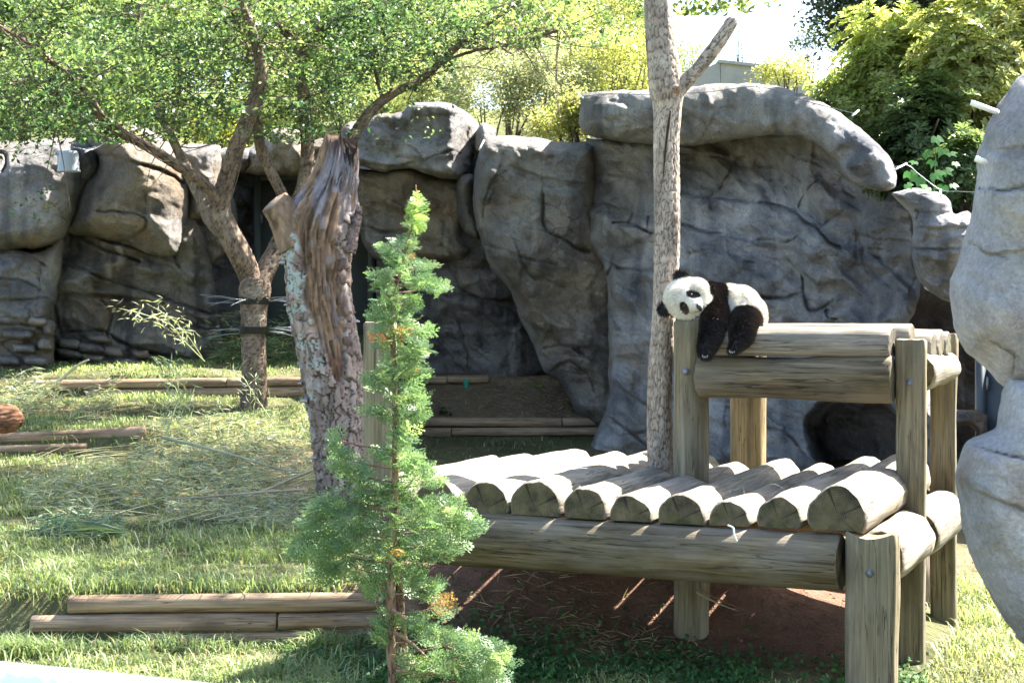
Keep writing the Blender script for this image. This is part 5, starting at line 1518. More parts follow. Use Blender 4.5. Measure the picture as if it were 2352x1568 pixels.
for (bx, by, rx, ry, n) in blobs:
    n = max(5, int(n * 1.05))
    for k in range(n):
        a = rng.uniform(0, 2 * np.pi); q = math.sqrt(rng.random())
        px = bx + rx * q * math.cos(a); py = by + ry * q * math.sin(a)
        depth = CD + rng.uniform(-1, 1) * min(0.04 + max(rx, ry) * 0.0028, .2)
        tip = P(px, py, depth)
        # branch comes from the stem a little lower down
        sy = min(py + 10 + 0.10 * abs(px - np.interp(py, sx_, sxx)), 1570)
        root = P(np.interp(sy, sx_, sxx), sy, CD)
        d = tip - root; L = np.linalg.norm(d)
        d = d / (L + 1e-6)
        size = rng.uniform(.06, .115) * (0.8 if by < 700 else 1.0)
        d = unit((d + rng.standard_normal(3) * .35 + np.array([0, 0, .12]))[None])[0]
        nor = unit((np.array([0.1, -0.55, 0.75]) + rng.standard_normal(3) * .45)[None])[0]
        side = np.cross(nor, d); side /= np.linalg.norm(side) + 1e-9
        nor = np.cross(d, side)
        T, tx_ = TEMPL[rng.integers(6)]
        o_ = tip - d * size * .7
        sv.append(o_ + size * (T[:, :1] * d + T[:, 1:2] * side + T[:, 2:3] * nor))
        brown = (abs(px - 900) < 34 and abs(py - 772) < 24 and rng.random() < .4) or (px > 1008 and 1350 < py < 1420 and rng.random() < .7) or rng.random() < .006
        cbase = np.array([0.42, 0.15, 0.05]) if (brown and py < 1000) else np.array([0.30, 0.20, 0.09]) if brown else np.array([0.155, 0.255, 0.125]) if rng.random() < .68 else np.array([0.27, 0.37, 0.18])
        if by < 530: cbase = np.array([0.24, 0.36, 0.11])
        tt = np.repeat(np.clip(tx_, 0, 1), 4)[:, None]
        scol.append(cbase * rng.uniform(.75, 1.2) * (0.9 + 0.35 * tt))
    # a branch to the heart of the clump
    sy = min(by + 8 + 0.14 * abs(bx - np.interp(by, sx_, sxx)), 1575)
    r0 = P(np.interp(sy, sx_, sxx), sy, CD); r1 = P(bx, by, CD + rng.uniform(-.05, .05))
    sbr.append(tube(catmull(np.array([r0, (r0 + r1) / 2 + np.array([0, 0, -.01]), r1]), 8), np.linspace(.006, .002, 8), 5))
V = np.vstack(sv)
build("foliage", V, np.arange(len(V)).reshape(-1, 4), M_LEAF, con, col=np.vstack(scol), smooth=False)
for V, F in sbr[::1]:
    build("branch", V, F, M_BARK, con, col=np.repeat(np.array([[.24, .15, .11]]), len(V), 0))
# leggy branches low on the right
for q in ([(900, 1400), (960, 1440), (1040, 1490), (1110, 1510)], [(910, 1540), (980, 1545), (1060, 1520)], [(905, 1450), (950, 1480), (1000, 1530)]):
    V, F = tube(catmull([P(a, b, CD - .04) for a, b in q], 20), np.linspace(.009, .003, 20), 6)
    build("branch", V, F, M_BARK, con, col=np.repeat(np.array([[.30, .20, .15]]), len(V), 0))

# ------------------------------------------------------------------ shrubs and trees on the bank
def shrub(px, py, D, rx, ry, label, nclump, per, leaf, col, crad=0.16, name="shrub", cat="shrub", group="shrubs on the bank behind the wall", mat=None, spread=1.0, base_py=None, lower=-0.6, rd=None, shell=.4, axis=None):
    c = P(px, py, D)
    k = D / FOC
    rad = np.array([rx * k, (rd if rd else rx * k * .8), ry * k])
    bz = max(c[2] - rad[2], float(hill_z(np.array([c[0]]), np.array([D]))[0]) if D > 17 else -9)
    base = np.array([c[0], D, hill_z(np.array([c[0]]), np.array([D]))[0] - .05])
    pts_ = crown_points(c, rad, nclump, per, crad, shell=shell, seed=int(px + D * 10) % 97, lower=lower)
    colv = np.asarray(col) * (1 + 0.25 * vnoise(pts_ * 1.5, 5))[:, None]
    lv = leaf_quads(pts_, leaf[0], leaf[1], colv, spread=spread, axis=axis(pts_, c) if axis else None)
    st_ = []
    for _ in range(6):
        tgt = c + rng.uniform(-.55, .55, 3) * rad
        st_.append(stem([base + rng.uniform(-.1, .1, 3) * np.array([1, 1, 0]), (base + tgt) / 2 + rng.uniform(-.1, .1, 3), tgt], .018 * k * FOC / 24 + .01, .006, 10, 6))
    return plant(name, label, cat, base, st_, [lv], mat or M_LEAF, group)

YG = (0.33, 0.38, 0.15); YG2 = (0.40, 0.42, 0.15); MG = (0.24, 0.31, 0.13); DG = (0.15, 0.21, 0.085); SG = (0.34, 0.37, 0.23)
S = lambda *a, **k: shrub(*a, **k)
S(60, 250, 21.6, 160, 110, "dark leafy shrub at far left above the floodlight boulder", 150, 60, (.07, .034), DG)
S(250, 200, 23.0, 150, 130, "mid green shrub behind the long bare limb at left", 150, 55, (.07, .03), MG)
S(420, 270, 22.6, 110, 80, "low bushy shrub above the round boulder", 100, 55, (.065, .03), MG)
S(640, 255, 23.2, 120, 110, "bright shrub seen between the forks of the tree", 120, 55, (.06, .028), YG)
S(800, 230, 23.4, 130, 120, "green shrub behind the limb rising to the right", 120, 55, (.06, .028), MG)
S(930, 190, 24.0, 130, 120, "pale yellow-green shrub above the angular block", 130, 60, (.055, .026), YG)
S(1120, 215, 22.8, 120, 110, "fine silvery shrub right of the angular block", 150, 70, (.05, .02), SG)
S(1270, 200, 23.2, 130, 130, "silvery small-leaved shrub behind the central buttress", 160, 70, (.05, .02), SG)
S(1420, 180, 23.5, 120, 130, "yellow-green feathery shrub left of the bare trunk", 150, 65, (.05, .02), YG2)
S(1180, 70, 26.0, 190, 130, "tall sunlit yellow-green bush high on the bank", 180, 65, (.06, .026), YG)
S(1400, 50, 27.0, 150, 120, "tall loose bush at the edge of the sky", 150, 60, (.06, .024), YG2)
S(700, 60, 27.5, 230, 150, "large green bush high on the bank behind the fork", 190, 65, (.075, .034), MG)
S(960, 40, 28.0, 200, 140, "bright mass of leaves high behind the rising limb", 180, 65, (.07, .032), YG)
S(330, 60, 26.5, 230, 160, "broad dark green bush high on the bank at left", 200, 65, (.075, .034), DG)
S(60, 60, 25.5, 190, 170, "dense dark bush filling the top left corner", 200, 65, (.075, .034), DG)
S(1290, 295, 20.4, 70, 34, "low yellow-green plants along the wall top left of the slab", 50, 60, (.045, .025), YG2)
S(1320, 270, 20.0, 26, 46, "small bright bush pressed against the slab's left end", 34, 60, (.05, .028), YG2)
S(500, 300, 21.2, 60, 34, "yellow sprouting plant on the wall above the den", 40, 60, (.045, .026), (0.30, 0.32, 0.05))
S(1590, 150, 26.0, 70, 70, "wispy bush beside the concrete parapet", 60, 45, (.05, .018), MG)
S(1800, 165, 24.0, 60, 40, "low sunlit bush at the right end of the parapet", 50, 50, (.05, .02), YG2)
S(1700, 110, 34.0, 26, 90, "thin feathery sapling standing alone against the sky", 26, 26, (.06, .014), (0.10, 0.14, 0.06), name="sapling", cat="sapling", group=None)
S(1860, 120, 36.0, 44, 70, "faint small tree left of the dark tree against the sky", 30, 40, (.07, .025), (0.09, 0.12, 0.05), name="small_tree", cat="tree", group=None)
# trees behind
def far_tree(px, py, D, rx, ry, label, nclump, per, leaf, col, ground_py=420):
    c = P(px, py, D); k = D / FOC
    base = np.array([c[0], D, hill_z(np.array([c[0]]), np.array([D]))[0] - .1])
    rad = np.array([rx * k, rx * k * .8, ry * k])
    pts_ = crown_points(c, rad, nclump, per, .42, shell=.35, seed=int(px) % 89)
    lv = leaf_quads(pts_, leaf[0], leaf[1], np.asarray(col) * (1 + .3 * vnoise(pts_ * .8, 9))[:, None])
    st_ = [stem([base, (base + c) / 2 + np.array([.2, 0, 0]), c + np.array([0, 0, rad[2] * .5])], .22, .05, 14, 10)]
    for _ in range(7):
        tgt = c + rng.uniform(-.7, .7, 3) * rad
        st_.append(stem([(base + c) / 2, (c + tgt) / 2, tgt], .09, .02, 10, 6))
    return plant("tree", label, "tree", base, st_, [lv], M_LEAF_DULL, "trees beyond the bank")
far_tree(2060, 10, 38.0, 200, 150, "dark blue-green tree behind the sunlit hedge at right", 220, 70, (.16, .08), (0.06, 0.08, 0.06))
far_tree(2320, -80, 34.0, 170, 170, "tall sunlit tree in the top right corner", 180, 70, (.14, .06), (0.12, 0.15, 0.04))
far_tree(1050, -120, 40.0, 330, 230, "big pale tree high behind the bank", 260, 70, (.15, .07), YG)
far_tree(820, 60, 36.0, 300, 190, "pale tree, haze in its leaf colour, filling the gap behind the rising limb", 300, 80, (.15, .075), (0.40, 0.44, 0.24))  # distance haze painted as paler leaves, here and on the next tree
far_tree(1330, 90, 37.0, 250, 170, "pale tree, haze in its leaf colour, beyond the bush at the edge of the sky", 260, 80, (.15, .075), (0.42, 0.45, 0.26))
far_tree(200, 60, 36.0, 320, 200, "deep green tree behind the top left bushes", 300, 80, (.16, .08), (0.2, 0.27, 0.12))
far_tree(480, -140, 38.0, 360, 260, "broad green tree high behind the bank at left", 260, 70, (.16, .08), MG)

# tall grass tussocks on the bank
def tussock(px, py, D, h, n, label, col, spread=.35):
    b = P(px, py, D)
    b[2] = max(hill_z(np.array([b[0]]), np.array([D]))[0] - .05, b[2] - .3)
    az = rng.uniform(0, 2 * np.pi, n); le = rng.uniform(.15, 1, n) * spread
    hh = h * rng.uniform(.6, 1.1, n)
    d = np.stack([np.cos(az), np.sin(az)], -1)
    o_ = b[:2] + d * rng.uniform(0, .18, n)[:, None]
    rows = []
    ts = np.array([0, .35, .65, .88, 1.0])
    for t in ts:
        xy = o_ + d * (le * hh * 1.6 * t ** 2)[:, None]
        z = b[2] + hh * (t - .42 * le / spread * t ** 3)
        w = .007 * (1 - t) ** .6
        sd = np.stack([-d[:, 1], d[:, 0]], -1) * w
        rows.append((np.hstack([xy - sd, z[:, None]]), np.hstack([xy + sd, z[:, None]])))
    V = np.stack([q for r in rows for q in r], 1).reshape(-1, 3)
    i = np.arange(n)[:, None] * 10
    Q = np.concatenate([i + np.array([[2 * k, 2 * k + 1, 2 * k + 3, 2 * k + 2]]) for k in range(4)], 0)
    cc = np.repeat(np.asarray(col) * (1 + .25 * rng.standard_normal((n, 1))), 10, 0)
    o = build("tall_grass", V, Q, M_GRASS, None, col=np.clip(cc, .01, 1), smooth=False, origin=b)
    return tag(o, label, "grass clump", "tall grasses on the bank")
tussock(270, 300, 21.4, 1.15, 420, "tall pale grass clump left of the long limb", (0.20, 0.24, 0.10))
tussock(545, 300, 22.0, 1.2, 460, "tall arching grass clump above the knobbly ledge", (0.22, 0.27, 0.12), .5)
tussock(630, 290, 22.4, 1.1, 360, "tall grass clump between the two inner stems", (0.20, 0.25, 0.10), .5)
tussock(890, 240, 22.2, .8, 380, "sunlit grass clump on the wall behind the rising limb", (0.30, 0.34, 0.14), .6)
tussock(330, 270, 21.8, 1.2, 360, "slender grass clump above the round boulder", (0.18, 0.24, 0.09))

# ------------------------------------------------------------------ hedge on the right
def hedge(px, py, D, rx, ry, label, nros, col):
    c = P(px, py, D); k = D / FOC
    base = np.array([c[0], D, hill_z(np.array([c[0]]), np.array([max(D, 17.0)]))[0] - .2])
    rad = np.array([rx * k, rx * k * .75, ry * k])
    cen = crown_points(c, rad, nros, 1, .02, shell=.35, noise=.5, seed=int(px) % 83, lower=-.95)
    L, AX, CC, UPV = [], [], [], []
    per = 9
    out = unit((cen - c) / rad + np.array([0, 0, .7]))
    m = len(cen)
    az = np.linspace(0, 2 * np.pi, per, endpoint=False)
    rv = unit(np.cross(out, rng.standard_normal((m, 3)))); sv2 = np.cross(out, rv)
    for a in az:
        a2 = a + rng.uniform(-.3, .3, m)
        lift = rng.uniform(.1, .8, m)[:, None]
        ax_ = unit(rv * np.cos(a2)[:, None] + sv2 * np.sin(a2)[:, None] + out * lift)
        L.append(cen + ax_ * .05); AX.append(ax_)
        UPV.append(out)
        CC.append(np.asarray(col) * (1 + .2 * vnoise(cen * 2, 4))[:, None])
    lv = leaf_quads(np.vstack(L), .085, .030, np.vstack(CC), axis=np.vstack(AX), up=np.vstack(UPV), spread=.3, cj=.2)
    st_ = [stem([base, (base + c) / 2 + rng.uniform(-.1, .1, 3), c + rng.uniform(-.6, .6, 3) * rad], .03, .008, 10, 6) for _ in range(8)]
    return plant("hedge_shrub", label, "shrub", base, st_, [lv], M_LEAF, "broadleaf shrubs along the right-hand wall")
HG_SHADE = (0.13, 0.19, 0.075)  # lower hedge: shade put into a darker copy of the leaf colour
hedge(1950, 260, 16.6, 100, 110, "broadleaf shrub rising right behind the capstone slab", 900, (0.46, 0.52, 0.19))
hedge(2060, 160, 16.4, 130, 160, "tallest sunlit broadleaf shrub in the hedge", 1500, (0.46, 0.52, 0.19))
hedge(2120, 330, 15.4, 110, 140, "glossy broadleaf shrub, shade in its leaf colour, above the banded block", 1200, HG_SHADE)
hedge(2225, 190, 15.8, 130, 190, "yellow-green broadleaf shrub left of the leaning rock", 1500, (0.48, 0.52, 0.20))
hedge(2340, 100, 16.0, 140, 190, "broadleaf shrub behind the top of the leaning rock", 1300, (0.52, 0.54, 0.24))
hedge(2210, 400, 14.9, 70, 90, "shaded broadleaf shrub low beside the leaning rock", 600, HG_SHADE)

# big lobed leaves of a creeper
def lobed(c, ax, nor, s):
    a = np.array([-2.6, -2.0, -1.5, -1.05, -.75, -.35, 0, .35, .75, 1.05, 1.5, 2.0, 2.6])
    r = np.array([.45, .62, .75, .95, .55, .6, 1.05, .6, .55, .95, .75, .62, .45])
    side = np.cross(nor, ax)
    pts_ = c + s * (np.cos(a)[:, None] * r[:, None] * ax + np.sin(a)[:, None] * r[:, None] * side * .95 - (r[:, None] ** 2) * .12 * nor)
    V = np.vstack([[c - ax * s * .12], pts_])
    T = np.array([[0, k + 1, k + 2] for k in range(12)])
    return V, T
cr = empty("creeper", P(2140, 470, 14.3), "creeper with big lobed green leaves above the banded block", "creeper")
for (lx, ly, ls) in [(2152, 318, 20), (2128, 352, 18), (2165, 345, 22), (2185, 352, 16), (2090, 398, 20), (2110, 410, 22), (2150, 400, 24), (2175, 392, 18), (2128, 430, 20), (2165, 430, 20), (2100, 372, 14), (2190, 425, 14), (2142, 372, 16), (2085, 425, 15), (2195, 375, 13)]:
    ax = unit(np.array([[rng.uniform(-.7, .7), -.35, rng.uniform(-.9, -.2)]]))[0]
    nor = unit(np.array([[rng.uniform(-.3, .3), -.8, .6]]))[0]
    nor = unit((nor - ax * np.dot(nor, ax))[None])[0]
    V, T = lobed(P(lx, ly, 14.2 + rng.uniform(-.1, .1)), ax, nor, ls * 14.2 / FOC * 1.1)
    build("leaf", V, T, M_LEAF, cr, col=np.repeat(np.array([[0.07, 0.19, 0.06]]) * rng.uniform(.8, 1.25), len(V), 0), smooth=False)
V, F, _ = merge([stem([P(2140, 480, 14.3), P(2145, 420, 14.25), P(2150, 340, 14.25)], .008, .003, 12, 5), stem([P(2140, 470, 14.3), P(2110, 420, 14.28), P(2090, 390, 14.28)], .006, .003, 10, 5)])
build("stem", V, F, M_BARK, cr, col=np.repeat(np.array([[.1, .12, .05]]), len(V), 0))

# tree rooted right of the frame whose boughs hang over the enclosure above the picture
ov = empty("overhanging_tree", (7.4, 18.5, float(hill_z(np.array([7.4]), np.array([18.5]))[0])), "leafy bough hanging in at the top edge beside the sky", "tree")
b0 = np.array(ov.location)
bl_ = [stem([b0 - np.array([0, 0, .2]), b0 + np.array([-.2, -.2, 2.5]), np.array([6.3, 17.6, 8.2]), np.array([5.2, 16.6, 9.6])], .24, .10, 24, 12)]
ends = [np.array([1.2, 14.2, 6.6]), np.array([3.2, 15.2, 6.9]), np.array([0.6, 15.6, 7.0]), np.array([2.6, 16.4, 7.6]), np.array([-0.4, 14.6, 7.6]), np.array([3.6, 14.0, 6.8]), np.array([2.9, 13.2, 6.6]), np.array([2.6, 15.0, 6.2]), np.array([2.15, 16.2, 5.1])]
for e in ends:
    bl_.append(stem([np.array([6.4, 17.7, 7.9]), (np.array([6.4, 17.7, 8.6]) + e) / 2 + np.array([0, 0, .7]), e], .07, .015, 20, 7))
cs_ = []
for e in ends[:-1]:
    for _ in range(46):
        cs_.append(e + rng.standard_normal(3) * np.array([.75, .75, .35]) + np.array([.3, .2, .1]))
cs_ = np.array(cs_)
cs_ = cs_[cs_[:, 2] > 1.83 + 720 / FOC * cs_[:, 1] + .35]
for px, py in ((1600, 2), (1650, -8), (1660, 10), (1640, -20), (1700, -25)):
    cs_ = np.vstack([cs_, P(px, py, 16.2)[None]])
lp2 = clumps(cs_, .22, 85, .8)
lp2 = lp2[lp2[:, 2] > 1.83 + 655 / FOC * lp2[:, 1]]
V, F, _ = merge(bl_)
build("trunk", V, F, M_BARK, ov, col=np.repeat(np.array([[.14, .11, .085]]), len(V), 0))
V, F, c = leaf_quads(lp2, .09, .05, (0.2, 0.27, 0.09))
build("crown", V, F, M_LEAF, ov, col=c, smooth=False)
# ------------------------------------------------------------------ grass
def blades(n, pxr, dr, hmin, hmax, col, dens=None, lean=1.25, width=.0040, bend=.8, seed=0, lift=0.0):
    r = np.random.default_rng(seed)
    px = r.uniform(*pxr, n)
    D = 1.0 / r.uniform(1 / dr[1], 1 / dr[0], n)
    x = (px - CX) / FOC * D
    keep = np.ones(n, bool)
    if dens is not None: keep = r.random(n) < dens(x, D, px)
    x, D = x[keep], D[keep]; n = len(x)
    z = ground_z(x, D)
    az = r.uniform(0, 2 * np.pi, n)
    cl = fbm(np.stack([x * 3, D * 3, 0 * x], -1), 3, seed + 2)
    h = r.uniform(hmin, hmax, n) * (1 + .55 * np.clip(cl, -.8, 1.2))
    ln_ = lean * r.uniform(.2, 1.2, n) * h
    d = np.stack([np.cos(az), np.sin(az)], -1)
    wv = r.uniform(-.7, .7, n)
    sd = np.stack([np.cos(az + 1.57 + wv), np.sin(az + 1.57 + wv)], -1) * (width * np.sqrt(D / 9) * r.uniform(.7, 1.3, n))[:, None]
    b = np.stack([x, D], -1)
    m = b + d * (ln_ * .4)[:, None]; t = b + d * (ln_ * 1.15)[:, None]
    zb = z - .012 + lift; zm = z + h * .62 + lift; zt = z + h * (1 - bend * .55 * r.random(n)) + lift
    V = np.stack([np.column_stack([b - sd, zb]), np.column_stack([b + sd, zb]), np.column_stack([m + sd * .8, zm]), np.column_stack([m - sd * .8, zm]), np.column_stack([t, zt])], 1).reshape(-1, 3)
    i = np.arange(n)[:, None] * 5
    Q = i + np.array([[0, 1, 2, 3]]); T = i + np.array([[3, 2, 4]])
    cv = np.asarray(col)[None] * (1 + .22 * r.standard_normal((n, 1)) + .25 * cl[:, None])
    dry = (r.random(n) < .09)[:, None]
    cv = np.where(dry, np.array([.42, .36, .22]), cv)
    return V, [Q, T], np.repeat(np.clip(cv, .01, .9), 5, 0)

def turf(x, y, px):
    d = np.stack([x - A0[0], y - A0[1]], -1); s = d @ U2; l = d @ V2
    da = dirt_amount(x, y)
    patch = sstep(-.55, .15, fbm(np.stack([x * 1.3, y * 1.3, 0 * x], -1), 3, 12))
    deck_ = (s > -.1) & (s < 2.9) & (l > .2) & (l < 2.2)
    r_ = np.where(px > 960, np.where(y > 10.6, .30, 1.0), 1.0)
    edge = np.abs(y - 9.12) < .22
    return np.clip((1 - da * 1.25), 0, 1) * (.12 + .88 * patch) * r_ * np.where(deck_, .02, 1) * np.where(edge & (px < 885), .25, 1)
GC = (0.24, 0.31, 0.12)
V, F, c = merge([blades(150000, (-250, 1000), (7.9, 19.8), .02, .055, GC, turf, seed=1),
                 blades(42000, (900, 2600), (7.9, 12.0), .02, .055, (0.27, 0.32, 0.14), turf, seed=2),
                 blades(16000, (950, 1480), (10.5, 19.3), .03, .07, (0.15, 0.19, 0.09), turf, seed=3),
                 blades(5000, (-250, 900), (8.0, 14.0), .06, .12, (0.29, 0.34, 0.16), turf, seed=4, width=.0035),
                 blades(2200, (-100, 880), (9.33, 9.6), .03, .09, (0.24, 0.31, 0.13), None, seed=5, width=.0035),
                 blades(900, (-60, 150), (8.95, 9.2), .05, .12, (0.22, 0.3, 0.12), None, seed=8, width=.0035),
                 blades(1800, (-100, 880), (9.02, 9.2), .03, .09, (0.2, 0.27, 0.12), None, seed=6, width=.0035),
                 blades(5000, (1980, 2600), (8.6, 10.6), .05, .11, (0.29, 0.34, 0.15), turf, seed=7, width=.0035)])
g = build("grass", V, F, M_GRASS, None, col=c, smooth=False, origin=(0, 0, 0))
tag(g, "rough green grass over the terraces and round the platform", "grass", kind="stuff")

# clover and weeds in the shade of the platform
n = 26000
px = rng.uniform(640, 2130, n); D = 1 / rng.uniform(1 / 9.6, 1 / 7.9, n)
x = (px - CX) / FOC * D
d = np.stack([x - A0[0], D - A0[1]], -1); s_ = d @ U2; l_ = d @ V2
nz = fbm(np.stack([x * 2.2, D * 2.2, 0 * x], -1), 4, 91)
keep = rng.random(n) < np.clip(sstep(1.15, .1, l_ + .5 * nz) * sstep(-1.2, -.4, l_ + 0 * nz) + .0, 0, 1) * np.clip(.55 + .8 * nz, .05, 1) * np.where(px < 900, sstep(9.35, 9.1, D) * .8, 1)
x, D = x[keep], D[keep]
z = ground_z(x, D) + rng.uniform(.008, .05, len(x))
cp = np.stack([x, D, z], -1)
V, F, c = leaf_quads(cp, .03, .026, (0.055, 0.135, 0.045), spread=.45, fold=.12)
cv = build("clover", V, F, M_LEAF_DULL, None, col=c, smooth=False, origin=(0, 0, 0))
tag(cv, "dark clover and small weeds spreading before the platform", "clover", kind="stuff")

# ------------------------------------------------------------------ cut bamboo
def along(x, y): return ground_z(np.array([x]), np.array([y]))[0]
bl = []
bc = np.array([0.30, 0.34, 0.22])
def leafheap(n, px0, py0, rx, ry, D0, lo, hi, col=bc, L=.12, W=.011):
    a = rng.uniform(0, 2 * np.pi, n); q = rng.random(n) ** .6
    px = px0 + rx * q * np.cos(a); D = D0 + ry * q * np.sin(a)
    g_ = vnoise(np.stack([px / 60, D * 1.6, 0 * D], -1), 17) > -.45
    px, D = px[g_], D[g_]; n = len(px)
    x = (px - CX) / FOC * D
    z = ground_z(x, D) + rng.uniform(lo, hi, n) * (rng.random(n) ** 1.5 + .12)
    ax = unit(rng.standard_normal((n, 3)) * np.array([1, .8, .28]) + np.array([.25, 0, -.12]))
    dry = rng.random(n) < .22
    cc = np.where(dry[:, None], np.array([.42, .36, .2]), np.asarray(col))
    bl.append(leaf_quads(np.stack([x, D, z], -1), L, W, cc, axis=ax, spread=.8, fold=.3, cj=.3))
leafheap(3800, 330, 1100, 290, 1.3, 12.6, .02, .20)
leafheap(3600, 520, 1010, 220, 1.4, 14.4, .02, .22)
leafheap(2600, 120, 880, 160, .7, 17.0, .02, .35)
leafheap(2600, 600, 820, 130, .45, 19.3, .05, .55, col=np.array([.14, .22, .1]))
leafheap(2200, 640, 1110, 150, .5, 11.6, .02, .14)
leafheap(900, 200, 1180, 110, .35, 11.2, .02, .12, col=np.array([.2, .29, .17]), L=.22, W=.012)
leafheap(500, 1110, 1060, 110, .5, 12.0, .01, .06, col=np.array([.38, .34, .2]), L=.16, W=.008)
leafheap(600, 1200, 900, 220, .5, 20.0, .01, .04, col=np.array([.3, .25, .16]), L=.1, W=.008)
leafheap(700, 1350, 1400, 380, .55, 8.9, .01, .03, col=np.array([.36, .28, .17]), L=.14, W=.006)
V, F, c = merge(bl)
b_ = build("bamboo_leaf_litter", V, F, M_GRASS, None, col=c, smooth=False, origin=(0, 0, 0))
tag(b_, "scattered heap of cut bamboo leaves on the left terrace", "leaf litter", kind="stuff")

# thin stems in the heap
tw = []
for k in range(170):
    px = rng.uniform(60, 720); D = rng.uniform(11.2, 15.6)
    x = (px - CX) / FOC * D
    a = rng.uniform(-.7, .7); L = rng.uniform(.15, .55)
    p0 = np.array([x, D, along(x, D) + rng.uniform(.01, .08)])
    x2, y2 = x + math.cos(a) * L, D + math.sin(a) * L
    p1 = np.array([x2, y2, along(x2, y2) + rng.uniform(.01, .14)])
    tw.append(tube(np.array([p0, (p0 + p1) / 2 + np.array([0, 0, rng.uniform(0, .03)]), p1]), [.004, .0035, .002], 4, False))
for k in range(70):
    px = rng.uniform(1000, 1215); D = rng.uniform(11.6, 12.5); x = (px - CX) / FOC * D
    a = rng.uniform(-.6, .6); L = rng.uniform(.1, .35)
    p0 = np.array([x, D, along(x, D) + .01]); x2, y2 = x + math.cos(a) * L, D + math.sin(a) * L
    p1 = np.array([x2, y2, along(x2, y2) + rng.uniform(.01, .09)])
    tw.append(tube(np.array([p0, (p0 + p1) / 2, p1]), [.006, .005, .003], 4, False))
V, F, _ = merge(tw)
M_STRAW = mat_attr("bamboo_stem", rough=.5, spec=.3, var=.25, nscale=12, bumps=None)
ts = build("bamboo_twigs", V, F, M_STRAW, None, col=np.repeat(np.array([[.40, .37, .2]]), len(V), 0) * (1 + .3 * fbm(V * 2, 2, 3)[:, None]), origin=(0, 0, 0))
tag(ts, "thin cut bamboo twigs strewn over the terraces", "twigs", kind="stuff")

def culm(name, pts, r, label, col=(0.24, 0.28, 0.12), leaves=0, nodes=7, group="cut bamboo stalks", leafcol=bc):
    """pts rows: px, py, D"""
    q = catmull(np.array([P(*p) for p in pts]), 60)
    s = np.linspace(0, 1, 60)
    rad = r * (1 - .6 * s) * (1 + .28 * np.exp(-(((s * nodes) % 1 - .5) / .05) ** 2))
    t = empty(name, q[0], label, "bamboo", group)
    V, F = tube(q, rad, 8)
    build("stalk", V, F, M_STRAW, t, col=np.asarray(col) * (1 + .25 * fbm(V * 5, 2, 8)[:, None]))
    if leaves:
        i = rng.integers(18, 60, leaves)
        c0 = q[i] + rng.standard_normal((leaves, 3)) * np.array([.07, .06, .06])
        tan = unit(q[np.minimum(i + 1, 59)] - q[np.minimum(i, 58)])
        ax = unit(tan + rng.standard_normal((leaves, 3)) * .5 + np.array([0, 0, -.35]))
        V, F, c = leaf_quads(c0, .105, .012, leafcol, axis=ax, spread=.7, cj=.25)
        build("leaves", V, F, M_GRASS, t, col=c, smooth=False)
    return t
culm("bamboo_stalk", [(372, 1004, 13.6), (440, 1020, 13.4), (540, 1046, 13.1), (640, 1076, 12.8), (690, 1085, 12.6)], .013, "longest green bamboo stalk lying across the leaf heap", (0.24, 0.25, 0.16))
culm("bamboo_stalk", [(730, 1074, 12.4), (680, 1095, 12.1), (620, 1120, 11.9), (570, 1138, 11.8)], .014, "pale bamboo stalk slanting down towards the stump foot", (0.42, 0.40, 0.24))
culm("bamboo_stalk", [(700, 1124, 11.6), (600, 1130, 11.6), (480, 1140, 11.6), (380, 1146, 11.6)], .010, "thin brownish bamboo stalk lying level below the heap", (0.34, 0.28, 0.2))
culm("bamboo_stalk", [(110, 895, 17.3), (140, 870, 17.2), (180, 838, 17.1), (204, 826, 17.0)], .022, "thick pale bamboo cane propped up at the left wall", (0.48, 0.44, 0.28))
culm("bamboo_stalk", [(370, 1020, 14.0), (395, 960, 14.2), (410, 900, 14.4), (395, 850, 14.5), (375, 828, 14.5)], .008, "leafy bamboo tip standing up from the heap", (0.26, 0.3, 0.14), leaves=230, leafcol=np.array([.30, .37, .2]))
culm("bamboo_stalk", [(470, 830, 18.6), (420, 780, 18.3), (390, 745, 18.1), (330, 722, 17.9), (272, 708, 17.8)], .007, "pale leafy bamboo sprig arching in front of the rock wall", (0.36, 0.4, 0.2), leaves=110, leafcol=np.array([.44, .48, .3]))
culm("bamboo_stalk", [(470, 830, 18.7), (430, 770, 18.5), (385, 725, 18.3), (345, 702, 18.2)], .006, "upper twin of the pale bamboo sprig by the rock wall", (0.36, 0.4, 0.2), leaves=70, leafcol=np.array([.44, .48, .3]))
culm("bamboo_stalk", [(620, 960, 15.2), (580, 900, 15.6), (555, 862, 15.8), (530, 850, 16.0)], .006, "small leafy bamboo tip beside the forked trunk's foot", (0.26, 0.3, 0.14), leaves=60)
culm("bamboo_stalk", [(1560, 1325, 8.95), (1640, 1370, 8.8), (1720, 1405, 8.7)], .006, "dry reddish cane lying on the clay under the platform", (0.22, 0.12, 0.08), nodes=4)
culm("bamboo_stalk", [(1600, 1360, 8.6), (1650, 1385, 8.5), (1695, 1402, 8.45)], .006, "short tan cane lying on the clay under the platform", (0.34, 0.27, 0.16), nodes=4)

# palm-like fan of cut blades on the grass
fan = []
for k in range(22):
    a = math.radians(rng.uniform(150, 215)); L = rng.uniform(.3, .55)
    o_ = P(300, 1178, 10.9); o_[2] = along(o_[0], o_[1]) + .05
    tip = o_ + np.array([math.cos(a) * L, math.sin(a) * L * .8, rng.uniform(-.02, .12)])
    ax = unit((tip - o_)[None]); 
    fan.append(leaf_quads(((o_ + tip) / 2)[None], L, .02, (0.14, 0.2, 0.11), axis=ax, spread=.6, fold=.35))
V, F, c = merge(fan)
fo = build("cut_fan_leaf", V, F, M_GRASS, None, col=c, smooth=False)
tag(fo, "fan of stiff cut blades lying on the grass at left", "cut leaves")

